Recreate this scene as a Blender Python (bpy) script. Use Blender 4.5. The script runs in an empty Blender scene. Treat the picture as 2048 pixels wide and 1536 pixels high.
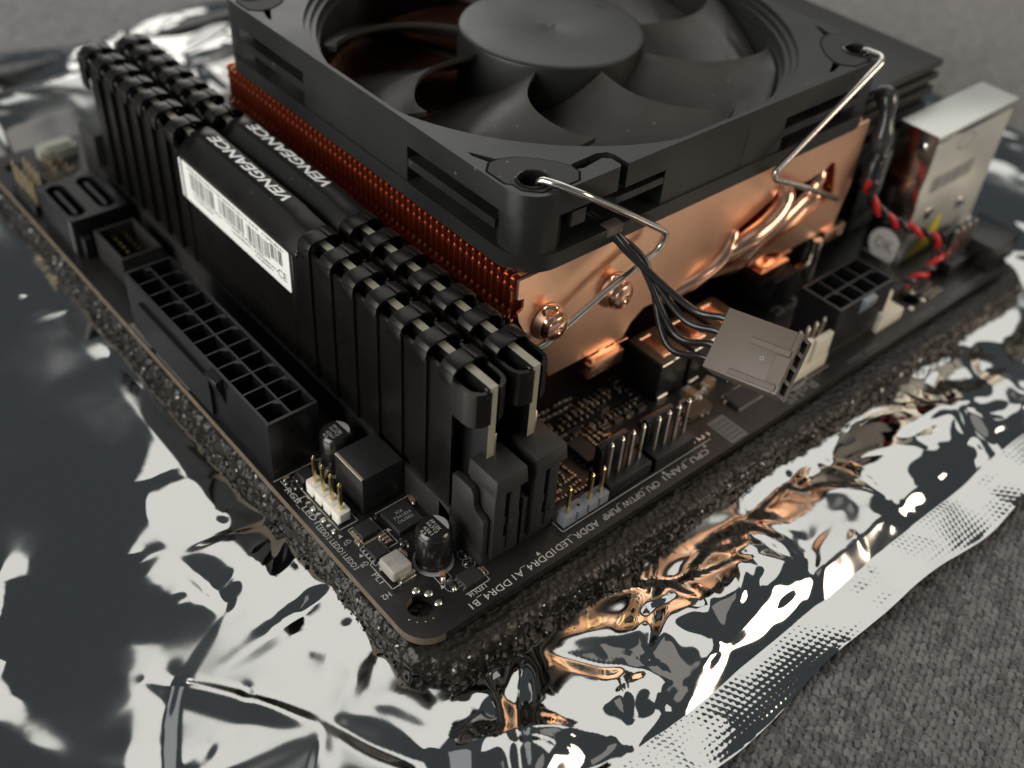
import bpy, bmesh, math, random
import numpy as np
from mathutils import Vector, Matrix, noise as mnoise
from mathutils.geometry import delaunay_2d_cdt

S = 0.01                      # all lengths below are millimetres; 1 unit = 100 mm
rnd = random.Random(7)
scene = bpy.context.scene
col = scene.collection

# ------------------------------------------------------------------ camera
CAM_C = (-56.1138, -73.9293, 136.1852)
F_PX = 2153.78
CAM_R = ((0.759352, -0.647730, 0.061897), (0.397119, 0.536696, 0.744482), (-0.515443, -0.540744, 0.664767))        # rows: right, up, back
cam_d = bpy.data.cameras.new('camera')
cam = bpy.data.objects.new('camera', cam_d); col.objects.link(cam)
r, u, b = [Vector(v) for v in CAM_R]
cam.matrix_world = Matrix(((r.x, u.x, b.x, CAM_C[0]*S), (r.y, u.y, b.y, CAM_C[1]*S), (r.z, u.z, b.z, CAM_C[2]*S), (0, 0, 0, 1)))
cam_d.sensor_fit = 'HORIZONTAL'; cam_d.sensor_width = 36
cam_d.lens = 36*F_PX/2048
cam_d.clip_start = 0.05; cam_d.clip_end = 200
cam_d.dof.use_dof = True
cam_d.dof.focus_distance = 169*S
cam_d.dof.aperture_fstop = 1.35
scene.camera = cam

# ------------------------------------------------------------------ world and lamps
w = bpy.data.worlds.new('World'); scene.world = w; w.use_nodes = True
w.node_tree.nodes['Background'].inputs[0].default_value = (0.80, 0.92, 1.0, 1)
w.node_tree.nodes['Background'].inputs[1].default_value = 0.09

def area(name, loc, target, sx, sy, radiance, color):
    l = bpy.data.lights.new(name, 'AREA'); l.shape = 'RECTANGLE'; l.size = sx*S; l.size_y = sy*S
    l.energy = radiance*math.pi*(sx*S)*(sy*S); l.color = color
    o = bpy.data.objects.new(name, l); col.objects.link(o)
    o.location = Vector(loc)*S
    o.rotation_euler = (Vector(target)-Vector(loc)).to_track_quat('-Z', 'Y').to_euler()
    return o
area('ceiling_light', (650, 430, 780), (60, 60, 0), 1200, 720, 1.25, (1.0, 0.985, 0.94))
area('left_window_light', (-640, 120, 330), (20, 40, 0), 620, 520, 6.2, (1.0, 0.965, 0.90))
area('right_window_light', (560, -560, 330), (80, 20, 10), 400, 330, 6.8, (1.0, 0.82, 0.64))
area('overhead_fill_light', (-40, -120, 900), (0, 60, 0), 640, 520, 0.34, (1.0, 0.90, 0.84))  # added fill panel, gives the foil softer mid tones
area('back_fill_light', (-420, 900, 620), (20, 60, 0), 520, 420, 0.42, (0.94, 0.98, 1.0))  # second added fill, a cool half tone for foil reflections
area('far_window_light', (560, 1050, 400), (80, 150, 0), 560, 260, 2.6, (1.0, 0.97, 0.92))

scene.view_settings.view_transform = 'Standard'; scene.view_settings.look = 'None'
scene.view_settings.gamma = 1.0; scene.view_settings.exposure = 0.0
scene.cycles.max_bounces = 10; scene.cycles.glossy_bounces = 6
scene.cycles.use_denoising = True

# ------------------------------------------------------------------ materials
def mat(name, base, rough=0.5, metal=0.0, spec=0.5, bump=0.0, bscale=40.0, rvar=0.0, rscale=8.0, cvar=0.0,
        coat=0.0, dust=0.0, dscale=9.0, sheen=0.0, bdet=3.0):
    m = bpy.data.materials.new(name); m.use_nodes = True
    nt = m.node_tree; n = nt.nodes; L = nt.links
    p = n['Principled BSDF']
    p.inputs['Base Color'].default_value = (*base, 1); p.inputs['Roughness'].default_value = rough
    p.inputs['Metallic'].default_value = metal; p.inputs['Specular IOR Level'].default_value = spec
    p.inputs['Coat Weight'].default_value = coat; p.inputs['Coat Roughness'].default_value = 0.15
    p.inputs['Sheen Weight'].default_value = sheen
    tc = n.new('ShaderNodeTexCoord')
    def nz(sc, det=3.0):
        t = n.new('ShaderNodeTexNoise'); t.inputs['Scale'].default_value = sc; t.inputs['Detail'].default_value = det
        L.new(tc.outputs['Object'], t.inputs['Vector']); return t
    def ramp(src, lo, hi, a, c):
        mr = n.new('ShaderNodeMapRange'); mr.inputs[1].default_value = lo; mr.inputs[2].default_value = hi
        mr.inputs[3].default_value = a; mr.inputs[4].default_value = c
        L.new(src, mr.inputs[0]); return mr.outputs[0]
    if bump:
        b = n.new('ShaderNodeBump'); b.inputs['Strength'].default_value = bump; b.inputs['Distance'].default_value = 0.002
        L.new(nz(bscale, bdet).outputs[0], b.inputs['Height']); L.new(b.outputs[0], p.inputs['Normal'])
    if rvar:
        L.new(ramp(nz(rscale).outputs[0], 0.3, 0.7, max(rough-rvar, 0.02), rough+rvar), p.inputs['Roughness'])
    colout = None
    if cvar:
        mx = n.new('ShaderNodeMixRGB'); mx.inputs[1].default_value = (*[c*(1-cvar) for c in base], 1)
        mx.inputs[2].default_value = (*[min(c*(1+cvar), 1) for c in base], 1)
        L.new(ramp(nz(rscale*1.7, 5).outputs[0], 0.3, 0.7, 0, 1), mx.inputs[0]); colout = mx.outputs[0]
    if dust:
        vo = n.new('ShaderNodeTexVoronoi'); vo.inputs['Scale'].default_value = dscale*3.2
        L.new(tc.outputs['Object'], vo.inputs['Vector'])
        f = ramp(vo.outputs['Distance'], 0.085, 0.03, 0, 1)
        wn = n.new('ShaderNodeMath'); wn.operation = 'GREATER_THAN'; wn.inputs[1].default_value = 0.62
        sp = n.new('ShaderNodeSeparateColor'); L.new(vo.outputs['Color'], sp.inputs[0]); L.new(sp.outputs[0], wn.inputs[0])
        mu = n.new('ShaderNodeMath'); mu.operation = 'MULTIPLY'; L.new(f, mu.inputs[0]); L.new(wn.outputs[0], mu.inputs[1])
        m2 = n.new('ShaderNodeMath'); m2.operation = 'MULTIPLY'; m2.inputs[1].default_value = dust*0.5; L.new(mu.outputs[0], m2.inputs[0])
        mx2 = n.new('ShaderNodeMixRGB'); mx2.inputs[1].default_value = (*base, 1); mx2.inputs[2].default_value = (0.45, 0.42, 0.38, 1)
        if colout: L.new(colout, mx2.inputs[1])
        L.new(m2.outputs[0], mx2.inputs[0]); colout = mx2.outputs[0]
    if colout: L.new(colout, p.inputs['Base Color'])
    return m

M = dict(
    mask=mat('solder_mask', (0.013, 0.012, 0.011), 0.36, bump=0.10, bscale=60, rvar=0.08, cvar=0.2),
    fr4=mat('board_edge', (0.13, 0.10, 0.07), 0.6, cvar=0.2, rscale=30),
    silk=mat('printed_white', (0.46, 0.45, 0.43), 0.7),
    silkdim=mat('printed_grey', (0.16, 0.16, 0.155), 0.7),
    plastic=mat('black_plastic', (0.007, 0.007, 0.0075), 0.34, rvar=0.06, bump=0.05, bscale=80),
    slot=mat('slot_plastic', (0.017, 0.0165, 0.016), 0.5, bump=0.15, bscale=90, dust=0.6, dscale=12),
    fan=mat('fan_plastic', (0.0125, 0.0135, 0.0128), 0.42, bump=0.12, bscale=110, rvar=0.08, rscale=5, cvar=0.22, dust=0.4, dscale=7),
    blade=mat('blade_plastic', (0.040, 0.037, 0.033), 0.38, bump=0.08, bscale=90, rvar=0.08, cvar=0.15, dust=0.4, dscale=8),
    pad=mat('rubber_pad', (0.016, 0.016, 0.0155), 0.62, bump=0.15, bscale=120, dust=0.8, dscale=10),
    anod=mat('anodised_black', (0.030, 0.0285, 0.0265), 0.29, metal=0.8, rvar=0.06, rscale=14, bump=0.04, bscale=120, dust=0.35, dscale=9),
    epoxy=mat('module_board_edge', (0.33, 0.32, 0.245), 0.55, cvar=0.12, rscale=20),
    modpcb=mat('module_board', (0.008, 0.009, 0.010), 0.4),
    solder=mat('solder', (0.86, 0.83, 0.76), 0.30, metal=1.0, bump=0.25, bscale=70),
    gold=mat('gold_pin', (0.86, 0.66, 0.30), 0.22, metal=1.0),
    steel=mat('steel_wire', (0.74, 0.70, 0.64), 0.2, metal=1.0, rvar=0.05, rscale=20),
    shield=mat('shield_metal', (0.78, 0.78, 0.74), 0.15, metal=1.0, rvar=0.06, rscale=3),
    shield2=mat('shield_lit', (0.72, 0.74, 0.70), 0.42, metal=0.6, rvar=0.06, rscale=4),  # paler, more diffuse copy so front and top faces look lit
    copper=mat('copper_plate', (0.90, 0.57, 0.40), 0.40, metal=1.0, bump=0.14, bscale=60, rvar=0.09, rscale=3.5, cvar=0.10),
    fin=mat('copper_fin', (0.93, 0.38, 0.20), 0.27, metal=1.0, rvar=0.05, rscale=6),
    fintop=mat('copper_lip_lit', (0.95, 0.52, 0.32), 0.5, metal=1.0),  # paler than the fins so their tops look lit
    pipe=mat('copper_pipe', (0.94, 0.57, 0.40), 0.22, metal=1.0, rvar=0.05, rscale=9),
    white=mat('white_plastic', (0.82, 0.80, 0.72), 0.45, bump=0.05),
    cream=mat('cream_plastic', (0.85, 0.81, 0.68), 0.45, cvar=0.1, rscale=5),
    blue=mat('bluegrey_plastic', (0.23, 0.27, 0.31), 0.45, bump=0.08, cvar=0.06),
    sticker=mat('white_sticker', (0.84, 0.84, 0.82), 0.5),
    ink=mat('black_ink', (0.02, 0.02, 0.022), 0.6),
    inkgrey=mat('grey_ink', (0.30, 0.31, 0.32), 0.6),
    tan=mat('ceramic_tan', (0.30, 0.17, 0.09), 0.45, cvar=0.2, rscale=20),
    chip=mat('chip_epoxy', (0.022, 0.022, 0.022), 0.5, bump=0.2, bscale=160),
    choke=mat('choke_black', (0.018, 0.018, 0.018), 0.36, bump=0.2, bscale=140, dust=0.5, dscale=14),
    chokeedge=mat('edge_highlight', (0.45, 0.36, 0.28), 0.45, metal=0.3, bump=0.4, bscale=120),  # warm highlight put into the colour of an edge strip
    brown=mat('brown_choke', (0.09, 0.055, 0.032), 0.4, bump=0.15, bscale=120, cvar=0.1),
    capcan=mat('capacitor_can', (0.010, 0.0095, 0.009), 0.22, coat=0.3),
    captop=mat('capacitor_top', (0.012, 0.011, 0.011), 0.4),
    ringgrey=mat('base_ring', (0.34, 0.34, 0.34), 0.6),
    inductor=mat('grey_inductor', (0.36, 0.34, 0.31), 0.55, bump=0.2, bscale=100),
    plug=mat('plug_plastic', (0.125, 0.100, 0.080), 0.45, bump=0.12, bscale=60, rvar=0.06),
    plugend=mat('plug_end', (0.05, 0.055, 0.05), 0.4),
    hole=mat('dark_cavity', (0.003, 0.003, 0.003), 0.8, spec=0.1),
    wire=mat('black_wire', (0.014, 0.014, 0.015), 0.3, coat=0.3),
    red=mat('red_wire', (0.62, 0.02, 0.025), 0.35, coat=0.3),
    sleeve=mat('sleeve_plastic', (0.05, 0.052, 0.05), 0.16, coat=0.5, bump=0.5, bscale=10),
    yellow=mat('yellow_sticker', (0.80, 0.70, 0.07), 0.55, bump=0.1, bscale=40),
    cover=mat('cover_black', (0.030, 0.029, 0.027), 0.45, metal=0.3, bump=0.1, bscale=80),
    oldpin=mat('dull_pin', (0.42, 0.34, 0.22), 0.35, metal=1.0),
    palegreen=mat('pale_connector', (0.30, 0.32, 0.26), 0.5),
    oksticker=mat('grey_sticker', (0.85, 0.83, 0.80), 0.5),
)

def mat_foil(name, emboss=False):
    m = bpy.data.materials.new(name); m.use_nodes = True
    nt = m.node_tree; n = nt.nodes; L = nt.links; p = n['Principled BSDF']
    p.inputs['Base Color'].default_value = (0.475, 0.475, 0.46, 1); p.inputs['Metallic'].default_value = 1.0
    p.inputs['Roughness'].default_value = 0.055
    tc = n.new('ShaderNodeTexCoord')
    t = n.new('ShaderNodeTexNoise'); t.inputs['Scale'].default_value = 3.2; t.inputs['Detail'].default_value = 4
    L.new(tc.outputs['Object'], t.inputs['Vector'])
    t2 = n.new('ShaderNodeTexNoise'); t2.inputs['Scale'].default_value = 22; t2.inputs['Detail'].default_value = 2
    L.new(tc.outputs['Object'], t2.inputs['Vector'])
    b1 = n.new('ShaderNodeBump'); b1.inputs['Strength'].default_value = 0.03; b1.inputs['Distance'].default_value = 0.02
    L.new(t.outputs[0], b1.inputs['Height'])
    b2 = n.new('ShaderNodeBump'); b2.inputs['Strength'].default_value = 0.035; b2.inputs['Distance'].default_value = 0.004
    L.new(t2.outputs[0], b2.inputs['Height']); L.new(b1.outputs[0], b2.inputs['Normal'])
    L.new(b2.outputs[0], p.inputs['Normal'])
    mr = n.new('ShaderNodeMapRange'); mr.inputs[1].default_value = 0.46; mr.inputs[2].default_value = 0.78
    mr.inputs[3].default_value = 0.03; mr.inputs[4].default_value = 0.26
    L.new(t.outputs[0], mr.inputs[0]); L.new(mr.outputs[0], p.inputs['Roughness'])
    return m
M['foil'] = mat_foil('metallised_film')

def mat_foam():
    m = bpy.data.materials.new('conductive_foam'); m.use_nodes = True
    nt = m.node_tree; n = nt.nodes; L = nt.links; p = n['Principled BSDF']
    tc = n.new('ShaderNodeTexCoord')
    v = n.new('ShaderNodeTexVoronoi'); v.inputs['Scale'].default_value = 85; L.new(tc.outputs['Object'], v.inputs['Vector'])
    t = n.new('ShaderNodeTexNoise'); t.inputs['Scale'].default_value = 30; t.inputs['Detail'].default_value = 6
    mp = n.new('ShaderNodeMapping'); mp.inputs['Scale'].default_value = (0.22, 1.3, 1.0); mp.inputs['Rotation'].default_value = (0, 0, 0.5)
    L.new(tc.outputs['Object'], mp.inputs[0]); L.new(mp.outputs[0], t.inputs['Vector'])
    ad = n.new('ShaderNodeMath'); ad.operation = 'ADD'; vm = n.new('ShaderNodeMath'); vm.operation = 'MULTIPLY'; vm.inputs[1].default_value = 0.35; L.new(v.outputs['Distance'], vm.inputs[0]); L.new(vm.outputs[0], ad.inputs[0]); L.new(t.outputs[0], ad.inputs[1])
    b = n.new('ShaderNodeBump'); b.inputs['Strength'].default_value = 1.0; b.inputs['Distance'].default_value = 0.008
    L.new(ad.outputs[0], b.inputs['Height']); L.new(b.outputs[0], p.inputs['Normal'])
    cr = n.new('ShaderNodeMixRGB'); cr.inputs[1].default_value = (0.005, 0.004, 0.0035, 1); cr.inputs[2].default_value = (0.022, 0.017, 0.012, 1)
    L.new(t.outputs[0], cr.inputs[0]); L.new(cr.outputs[0], p.inputs['Base Color'])
    p.inputs['Roughness'].default_value = 0.38; p.inputs['Specular IOR Level'].default_value = 0.45
    return m
M['foam'] = mat_foam()
M['flake'] = mat('foam_flake', (0.03, 0.027, 0.023), 0.14, spec=1.0)

def mat_fabric():
    m = bpy.data.materials.new('knit_fabric'); m.use_nodes = True
    nt = m.node_tree; n = nt.nodes; L = nt.links; p = n['Principled BSDF']
    tc = n.new('ShaderNodeTexCoord')
    def nz(sc, det): 
        t = n.new('ShaderNodeTexNoise'); t.inputs['Scale'].default_value = sc; t.inputs['Detail'].default_value = det
        L.new(tc.outputs['Object'], t.inputs['Vector']); return t
    a, c = nz(55, 5), nz(3.5, 3)
    v = n.new('ShaderNodeTexVoronoi'); v.inputs['Scale'].default_value = 70; L.new(tc.outputs['Object'], v.inputs['Vector'])
    m1 = n.new('ShaderNodeMixRGB'); m1.inputs[1].default_value = (0.050, 0.050, 0.051, 1); m1.inputs[2].default_value = (0.142, 0.141, 0.142, 1)
    L.new(a.outputs[0], m1.inputs[0])
    m2 = n.new('ShaderNodeMixRGB'); m2.blend_type = 'MULTIPLY'; m2.inputs[0].default_value = 0.55
    L.new(m1.outputs[0], m2.inputs[1]); L.new(c.outputs[0], m2.inputs[2])
    m3 = n.new('ShaderNodeMixRGB'); m3.blend_type = 'ADD'; m3.inputs[0].default_value = 0.10
    sp = n.new('ShaderNodeSeparateColor'); L.new(v.outputs['Color'], sp.inputs[0])
    L.new(m2.outputs[0], m3.inputs[1]); L.new(sp.outputs[0], m3.inputs[2])
    L.new(m3.outputs[0], p.inputs['Base Color'])
    b = n.new('ShaderNodeBump'); b.inputs['Strength'].default_value = 0.6; b.inputs['Distance'].default_value = 0.008
    L.new(a.outputs[0], b.inputs['Height']); L.new(b.outputs[0], p.inputs['Normal'])
    p.inputs['Roughness'].default_value = 0.95; p.inputs['Sheen Weight'].default_value = 0.5; p.inputs['Sheen Roughness'].default_value = 0.4
    return m
M['fabric'] = mat_fabric()

# ------------------------------------------------------------------ mesh helpers
class MB:
    """collects shapes in millimetres and links them as one mesh object"""
    def __init__(s, *mats): s.v = []; s.f = []; s.m = []; s.mats = list(mats)
    def add(s, vs, fs, m=0):
        o = len(s.v); s.v.extend([tuple(x) for x in vs])
        for f in fs: s.f.append([i+o for i in f]); s.m.append(m)
        return s
    def box(s, x0, x1, y0, y1, z0, z1, m=0, top=None):
        t = top or (0, 0, 0, 0)      # inset of the top face: x0,x1,y0,y1
        s.add([(x0, y0, z0), (x1, y0, z0), (x1, y1, z0), (x0, y1, z0), (x0+t[0], y0+t[2], z1), (x1-t[1], y0+t[2], z1), (x1-t[1], y1-t[3], z1), (x0+t[0], y1-t[3], z1)],
              [(3, 2, 1, 0), (4, 5, 6, 7), (0, 1, 5, 4), (1, 2, 6, 5), (2, 3, 7, 6), (3, 0, 4, 7)], m); return s
    def lathe(s, cx, cy, prof, n=32, m=0, a0=0.0):
        vs = []; fs = []
        for (rr, z) in prof:
            for i in range(n):
                a = a0+2*math.pi*i/n; vs.append((cx+rr*math.cos(a), cy+rr*math.sin(a), z))
        for k in range(len(prof)-1):
            for i in range(n):
                j = (i+1) % n; fs.append((k*n+i, k*n+j, (k+1)*n+j, (k+1)*n+i))
        fs.append(tuple(reversed(range(n)))); fs.append(tuple(range((len(prof)-1)*n, len(prof)*n)))
        return s.add(vs, fs, m)
    def cyl(s, cx, cy, z0, z1, r, n=24, m=0): return s.lathe(cx, cy, [(r, z0), (r, z1)], n, m)
    def tube(s, path, r, n=10, m=0, closed=False):
        P = [Vector(p) for p in path]; vs = []; fs = []
        t0 = (P[1]-P[0]).normalized(); nrm = t0.orthogonal().normalized()
        for i, p in enumerate(P):
            t = ((P[min(i+1, len(P)-1)]-P[max(i-1, 0)])).normalized()
            nrm = (nrm-t*nrm.dot(t)).normalized(); bn = t.cross(nrm)
            rr = r[i] if isinstance(r, (list, tuple)) else r
            for k in range(n):
                a = 2*math.pi*k/n; vs.append(p+nrm*(rr*math.cos(a))+bn*(rr*math.sin(a)))
        for i in range(len(P)-1):
            for k in range(n):
                j = (k+1) % n; fs.append((i*n+k, i*n+j, (i+1)*n+j, (i+1)*n+k))
        fs.append(tuple(reversed(range(n)))); fs.append(tuple(range((len(P)-1)*n, len(P)*n)))
        return s.add(vs, fs, m)
    def prism(s, poly, a0, a1, axis='z', m=0):
        """polygon extruded along an axis; poly is (x,y) for z, (x,z) for y, (y,z) for x"""
        def mk(p, a): return {'z': (p[0], p[1], a), 'y': (p[0], a, p[1]), 'x': (a, p[0], p[1])}[axis]
        n = len(poly); vs = [mk(p, a0) for p in poly]+[mk(p, a1) for p in poly]
        fs = [tuple(range(n)), tuple(range(2*n-1, n-1, -1))]+[(i, i+n, (i+1) % n+n, (i+1) % n) for i in range(n)]
        return s.add(vs, fs, m)
    def strip(s, pts, w, z, m=0, close=False):
        """flat line on a plane z made of quads"""
        q = list(pts)+([pts[0]] if close else [])
        for (ax, ay), (bx, by) in zip(q, q[1:]):
            d = Vector((bx-ax, by-ay)); 
            if d.length < 1e-6: continue
            d.normalize(); nx, ny = -d.y*w/2, d.x*w/2; ex, ey = d.x*w/2, d.y*w/2
            s.add([(ax-ex+nx, ay-ey+ny, z), (ax-ex-nx, ay-ey-ny, z), (bx+ex-nx, by+ey-ny, z), (bx+ex+nx, by+ey+ny, z)], [(0, 1, 2, 3)], m)
        return s
    def mesh(s, name, o=(0, 0, 0), bev=0.0, smooth=35.0, seg=2, recalc=True, weld=True):
        me = bpy.data.meshes.new(name)
        me.from_pydata([((x-o[0])*S, (y-o[1])*S, (z-o[2])*S) for x, y, z in s.v], [], s.f)
        for mt in s.mats: me.materials.append(mt)
        me.polygons.foreach_set('material_index', s.m)
        bm = bmesh.new(); bm.from_mesh(me)
        if recalc: bmesh.ops.recalc_face_normals(bm, faces=bm.faces)
        if bev:
            es = [e for e in bm.edges if e.is_manifold and e.calc_face_angle(0) > 0.5]
            bmesh.ops.bevel(bm, geom=es, offset=bev*S, segments=seg, profile=0.6, affect='EDGES', clamp_overlap=True)
        bm.to_mesh(me); bm.free()
        if smooth:
            me.shade_smooth(); me.set_sharp_from_angle(angle=math.radians(smooth))
        return me
    def build(s, name, parent=None, loc=None, **k):
        L = ROOT(parent)
        o = bpy.data.objects.new(name, s.mesh(name, o=L if loc is None else loc, **k)); col.objects.link(o)
        base = Vector(L if loc is None else loc)
        if parent is not None:
            o.parent = parent; o.location = (base-Vector(L))*S
        else: o.location = base*S
        return o
_root = {}
def ROOT(o):
    v = Vector((0, 0, 0))
    while o is not None:
        v += Vector(o.location)/S; o = o.parent
    return (v.x, v.y, v.z)
def thing(name, label, cat, loc, group=None):
    o = bpy.data.objects.new(name, None); col.objects.link(o); o.location = Vector(loc)*S
    o.empty_display_size = 0.05
    o['label'] = label; o['category'] = cat
    if group: o['group'] = group
    return o
def tag(o, label, cat=None, kind=None, group=None):
    if label: o['label'] = label
    if cat: o['category'] = cat
    if kind: o['kind'] = kind
    if group: o['group'] = group
    return o
def inst(me, name, parent, loc, rz=0.0, mats=None):
    """a part that shares mesh data; loc in millimetres, world"""
    o = bpy.data.objects.new(name, me); col.objects.link(o); o.parent = parent
    o.location = (Vector(loc)-Vector(ROOT(parent)))*S; o.rotation_euler = (0, 0, rz)
    return o
def copy_tree(o, parent=None):
    c = o.copy(); col.objects.link(c)
    if parent is not None: c.parent = parent
    for ch in list(o.children): copy_tree(ch, c)
    return c
def curve_shape(polys, z0, z1):
    """prism with holes (first polygon outer) -> verts, faces in mm"""
    cu = bpy.data.curves.new('tmp', 'CURVE'); cu.dimensions = '2D'; cu.fill_mode = 'BOTH'; cu.extrude = (z1-z0)/2
    for p in polys:
        sp = cu.splines.new('POLY'); sp.points.add(len(p)-1); sp.use_cyclic_u = True
        for i, q in enumerate(p): sp.points[i].co = (q[0], q[1], 0, 1)
    ob = bpy.data.objects.new('tmp', cu); col.objects.link(ob)
    dg = bpy.context.evaluated_depsgraph_get(); me = bpy.data.meshes.new_from_object(ob.evaluated_get(dg))
    zc = (z0+z1)/2
    vs = [(v.co.x, v.co.y, v.co.z+zc) for v in me.vertices]; fs = [tuple(p.vertices) for p in me.polygons]
    bpy.data.objects.remove(ob); bpy.data.curves.remove(cu); bpy.data.meshes.remove(me)
    return vs, fs
_tc = {}
def text_shape(txt, size, ext=0.02, shear=0.0, space=1.0, off=0.0):
    k = (txt, size, ext, shear, space, off)
    if k in _tc: return _tc[k]
    cu = bpy.data.curves.new('tmp', 'FONT'); cu.body = txt; cu.size = size; cu.extrude = ext; cu.shear = shear
    cu.resolution_u = 2; cu.space_character = space; cu.align_x = 'CENTER'; cu.align_y = 'CENTER'; cu.offset = off
    ob = bpy.data.objects.new('tmp', cu); col.objects.link(ob)
    dg = bpy.context.evaluated_depsgraph_get(); me = bpy.data.meshes.new_from_object(ob.evaluated_get(dg))
    vs = [tuple(v.co) for v in me.vertices]; fs = [tuple(p.vertices) for p in me.polygons]
    bpy.data.objects.remove(ob); bpy.data.curves.remove(cu); bpy.data.meshes.remove(me)
    _tc[k] = (vs, fs); return vs, fs
def text_fit(txt, length, height, ext=0.02, shear=0.0, off=0.0):
    """text scaled to a given length and cap height, centred on the origin"""
    vs, fs = text_shape(txt, 1.0, ext, shear, 1.0, off)
    xs = [v[0] for v in vs]; ys = [v[1] for v in vs]
    cx, cy = (min(xs)+max(xs))/2, (min(ys)+max(ys))/2
    kx, ky = length/(max(xs)-min(xs)), height/(max(ys)-min(ys))
    return [((v[0]-cx)*kx, (v[1]-cy)*ky, v[2]) for v in vs], fs
def place(vs, org, xd, yd):
    o, x, y = Vector(org), Vector(xd).normalized(), Vector(yd).normalized(); n = x.cross(y)
    return [tuple(o+x*v[0]+y*v[1]+n*v[2]) for v in vs]
def circ(cx, cy, r, n=32): return [(cx+r*math.cos(2*math.pi*i/n), cy+r*math.sin(2*math.pi*i/n)) for i in range(n)]
def rrect(x0, x1, y0, y1, r, n=6):
    o = []
    for cx, cy, a in ((x1-r, y0+r, -90), (x1-r, y1-r, 0), (x0+r, y1-r, 90), (x0+r, y0+r, 180)):
        for i in range(n+1):
            t = math.radians(a+90*i/n); o.append((cx+r*math.cos(t), cy+r*math.sin(t)))
    return o
def smoothpath(pts, n=8):
    P = [Vector(p) for p in pts]; out = []
    for i in range(len(P)-1):
        p0, p1, p2, p3 = P[max(i-1, 0)], P[i], P[i+1], P[min(i+2, len(P)-1)]
        for k in range(n):
            t = k/n
            out.append(0.5*((2*p1)+(p2-p0)*t+(2*p0-5*p1+4*p2-p3)*t*t+(3*p1-p0-3*p2+p3)*t**3))
    out.append(P[-1]); return out
def fillet(pts, r, n=6):
    """polyline with rounded corners"""
    P = [Vector(p) for p in pts]; out = [P[0]]
    for i in range(1, len(P)-1):
        a, c, b = P[i-1], P[i], P[i+1]
        da, db = (a-c), (b-c); ra = min(r, da.length*0.45, db.length*0.45)
        p, q = c+da.normalized()*ra, c+db.normalized()*ra
        for k in range(n+1):
            t = k/n; out.append(p*(1-t)**2+c*2*t*(1-t)+q*t*t)
    out.append(P[-1]); return out

# ------------------------------------------------------------------ fabric underneath
def grid_mesh(name, X, Y, Z, material, smooth=True):
    ny, nx = X.shape
    co = np.stack([X, Y, Z], -1).reshape(-1, 3)*S
    me = bpy.data.meshes.new(name); idx = np.arange(nx*ny).reshape(ny, nx)
    q = np.stack([idx[:-1, :-1], idx[:-1, 1:], idx[1:, 1:], idx[1:, :-1]], -1).reshape(-1, 4)
    me.vertices.add(len(co)); me.vertices.foreach_set('co', co.astype(np.float32).ravel())
    me.loops.add(q.size); me.loops.foreach_set('vertex_index', q.astype(np.int32).ravel())
    me.polygons.add(len(q)); me.polygons.foreach_set('loop_start', (np.arange(len(q))*4).astype(np.int32))
    me.polygons.foreach_set('loop_total', np.full(len(q), 4, np.int32))
    me.update(); me.validate(); me.materials.append(material)
    if smooth: me.shade_smooth()
    return me
rs = np.random.RandomState(3)
def vnoise(X, Y, sc, seed):
    """smooth value noise"""
    g = np.random.RandomState(seed).rand(97, 97)
    x, y = X/sc, Y/sc; xi, yi = np.floor(x).astype(int), np.floor(y).astype(int); fx, fy = x-xi, y-yi
    fx, fy = fx*fx*(3-2*fx), fy*fy*(3-2*fy); a = lambda i, j: g[j % 97, i % 97]
    return (a(xi, yi)*(1-fx)+a(xi+1, yi)*fx)*(1-fy)+(a(xi, yi+1)*(1-fx)+a(xi+1, yi+1)*fx)*fy
def knit(X, Y):
    """loops of a coarse knit: offset rows of jittered bumps"""
    px, py = 1.55, 1.15
    ca, sa = math.cos(0.35), math.sin(0.35)
    U, V = X*ca+Y*sa, -X*sa+Y*ca
    U = U+0.7*(vnoise(X, Y, 7, 1)-0.5)+0.5*(vnoise(X, Y, 2.2, 2)-0.5); V = V+0.8*(vnoise(X, Y, 6, 3)-0.5)+0.4*(vnoise(X, Y, 2.0, 4)-0.5)
    row = np.floor(V/py); U2 = U/px+0.5*(row % 2)
    du, dv = (U2-np.floor(U2)-0.5)*2, (V/py-row-0.5)*2
    return 0.75*np.sqrt(np.clip(1-0.8*du*du-0.8*dv*dv, 0.0, 1))+0.5*(vnoise(X, Y, 0.7, 5)-0.5)+0.30*(vnoise(X, Y, 0.35, 6)-0.5)
Xg, Yg = np.meshgrid(np.linspace(-900, 1400, 150), np.linspace(-700, 1600, 150))
Zg = -11.0+1.5*(vnoise(Xg, Yg, 60, 8)-0.5)+6*(vnoise(Xg, Yg, 190, 12)-0.5)
dd = np.clip((np.hypot(np.maximum(np.abs(Xg-60)-200, 0), np.maximum(np.abs(Yg-80)-200, 0)))/150, 0, 1)
Zg = -11.0+(Zg+11.0)*dd
fab = bpy.data.objects.new('fabric_surface', grid_mesh('fabric_surface', Xg, Yg, Zg, M['fabric'])); col.objects.link(fab)
tag(fab, 'coarse grey knitted fabric spread under everything', kind='structure')
Xk, Yk = np.meshgrid(np.arange(8, 150, 0.30), np.arange(-92, -24, 0.30))
Zk = -10.6+knit(Xk, Yk)+0.9*(vnoise(Xk, Yk, 14, 9)-0.5)
kn = bpy.data.objects.new('fabric_loops', grid_mesh('fabric_loops', Xk, Yk, Zk, M['fabric'])); col.objects.link(kn)
kn.parent = fab; tag(kn, None, kind='stuff')
hv, hf = [], []
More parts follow.
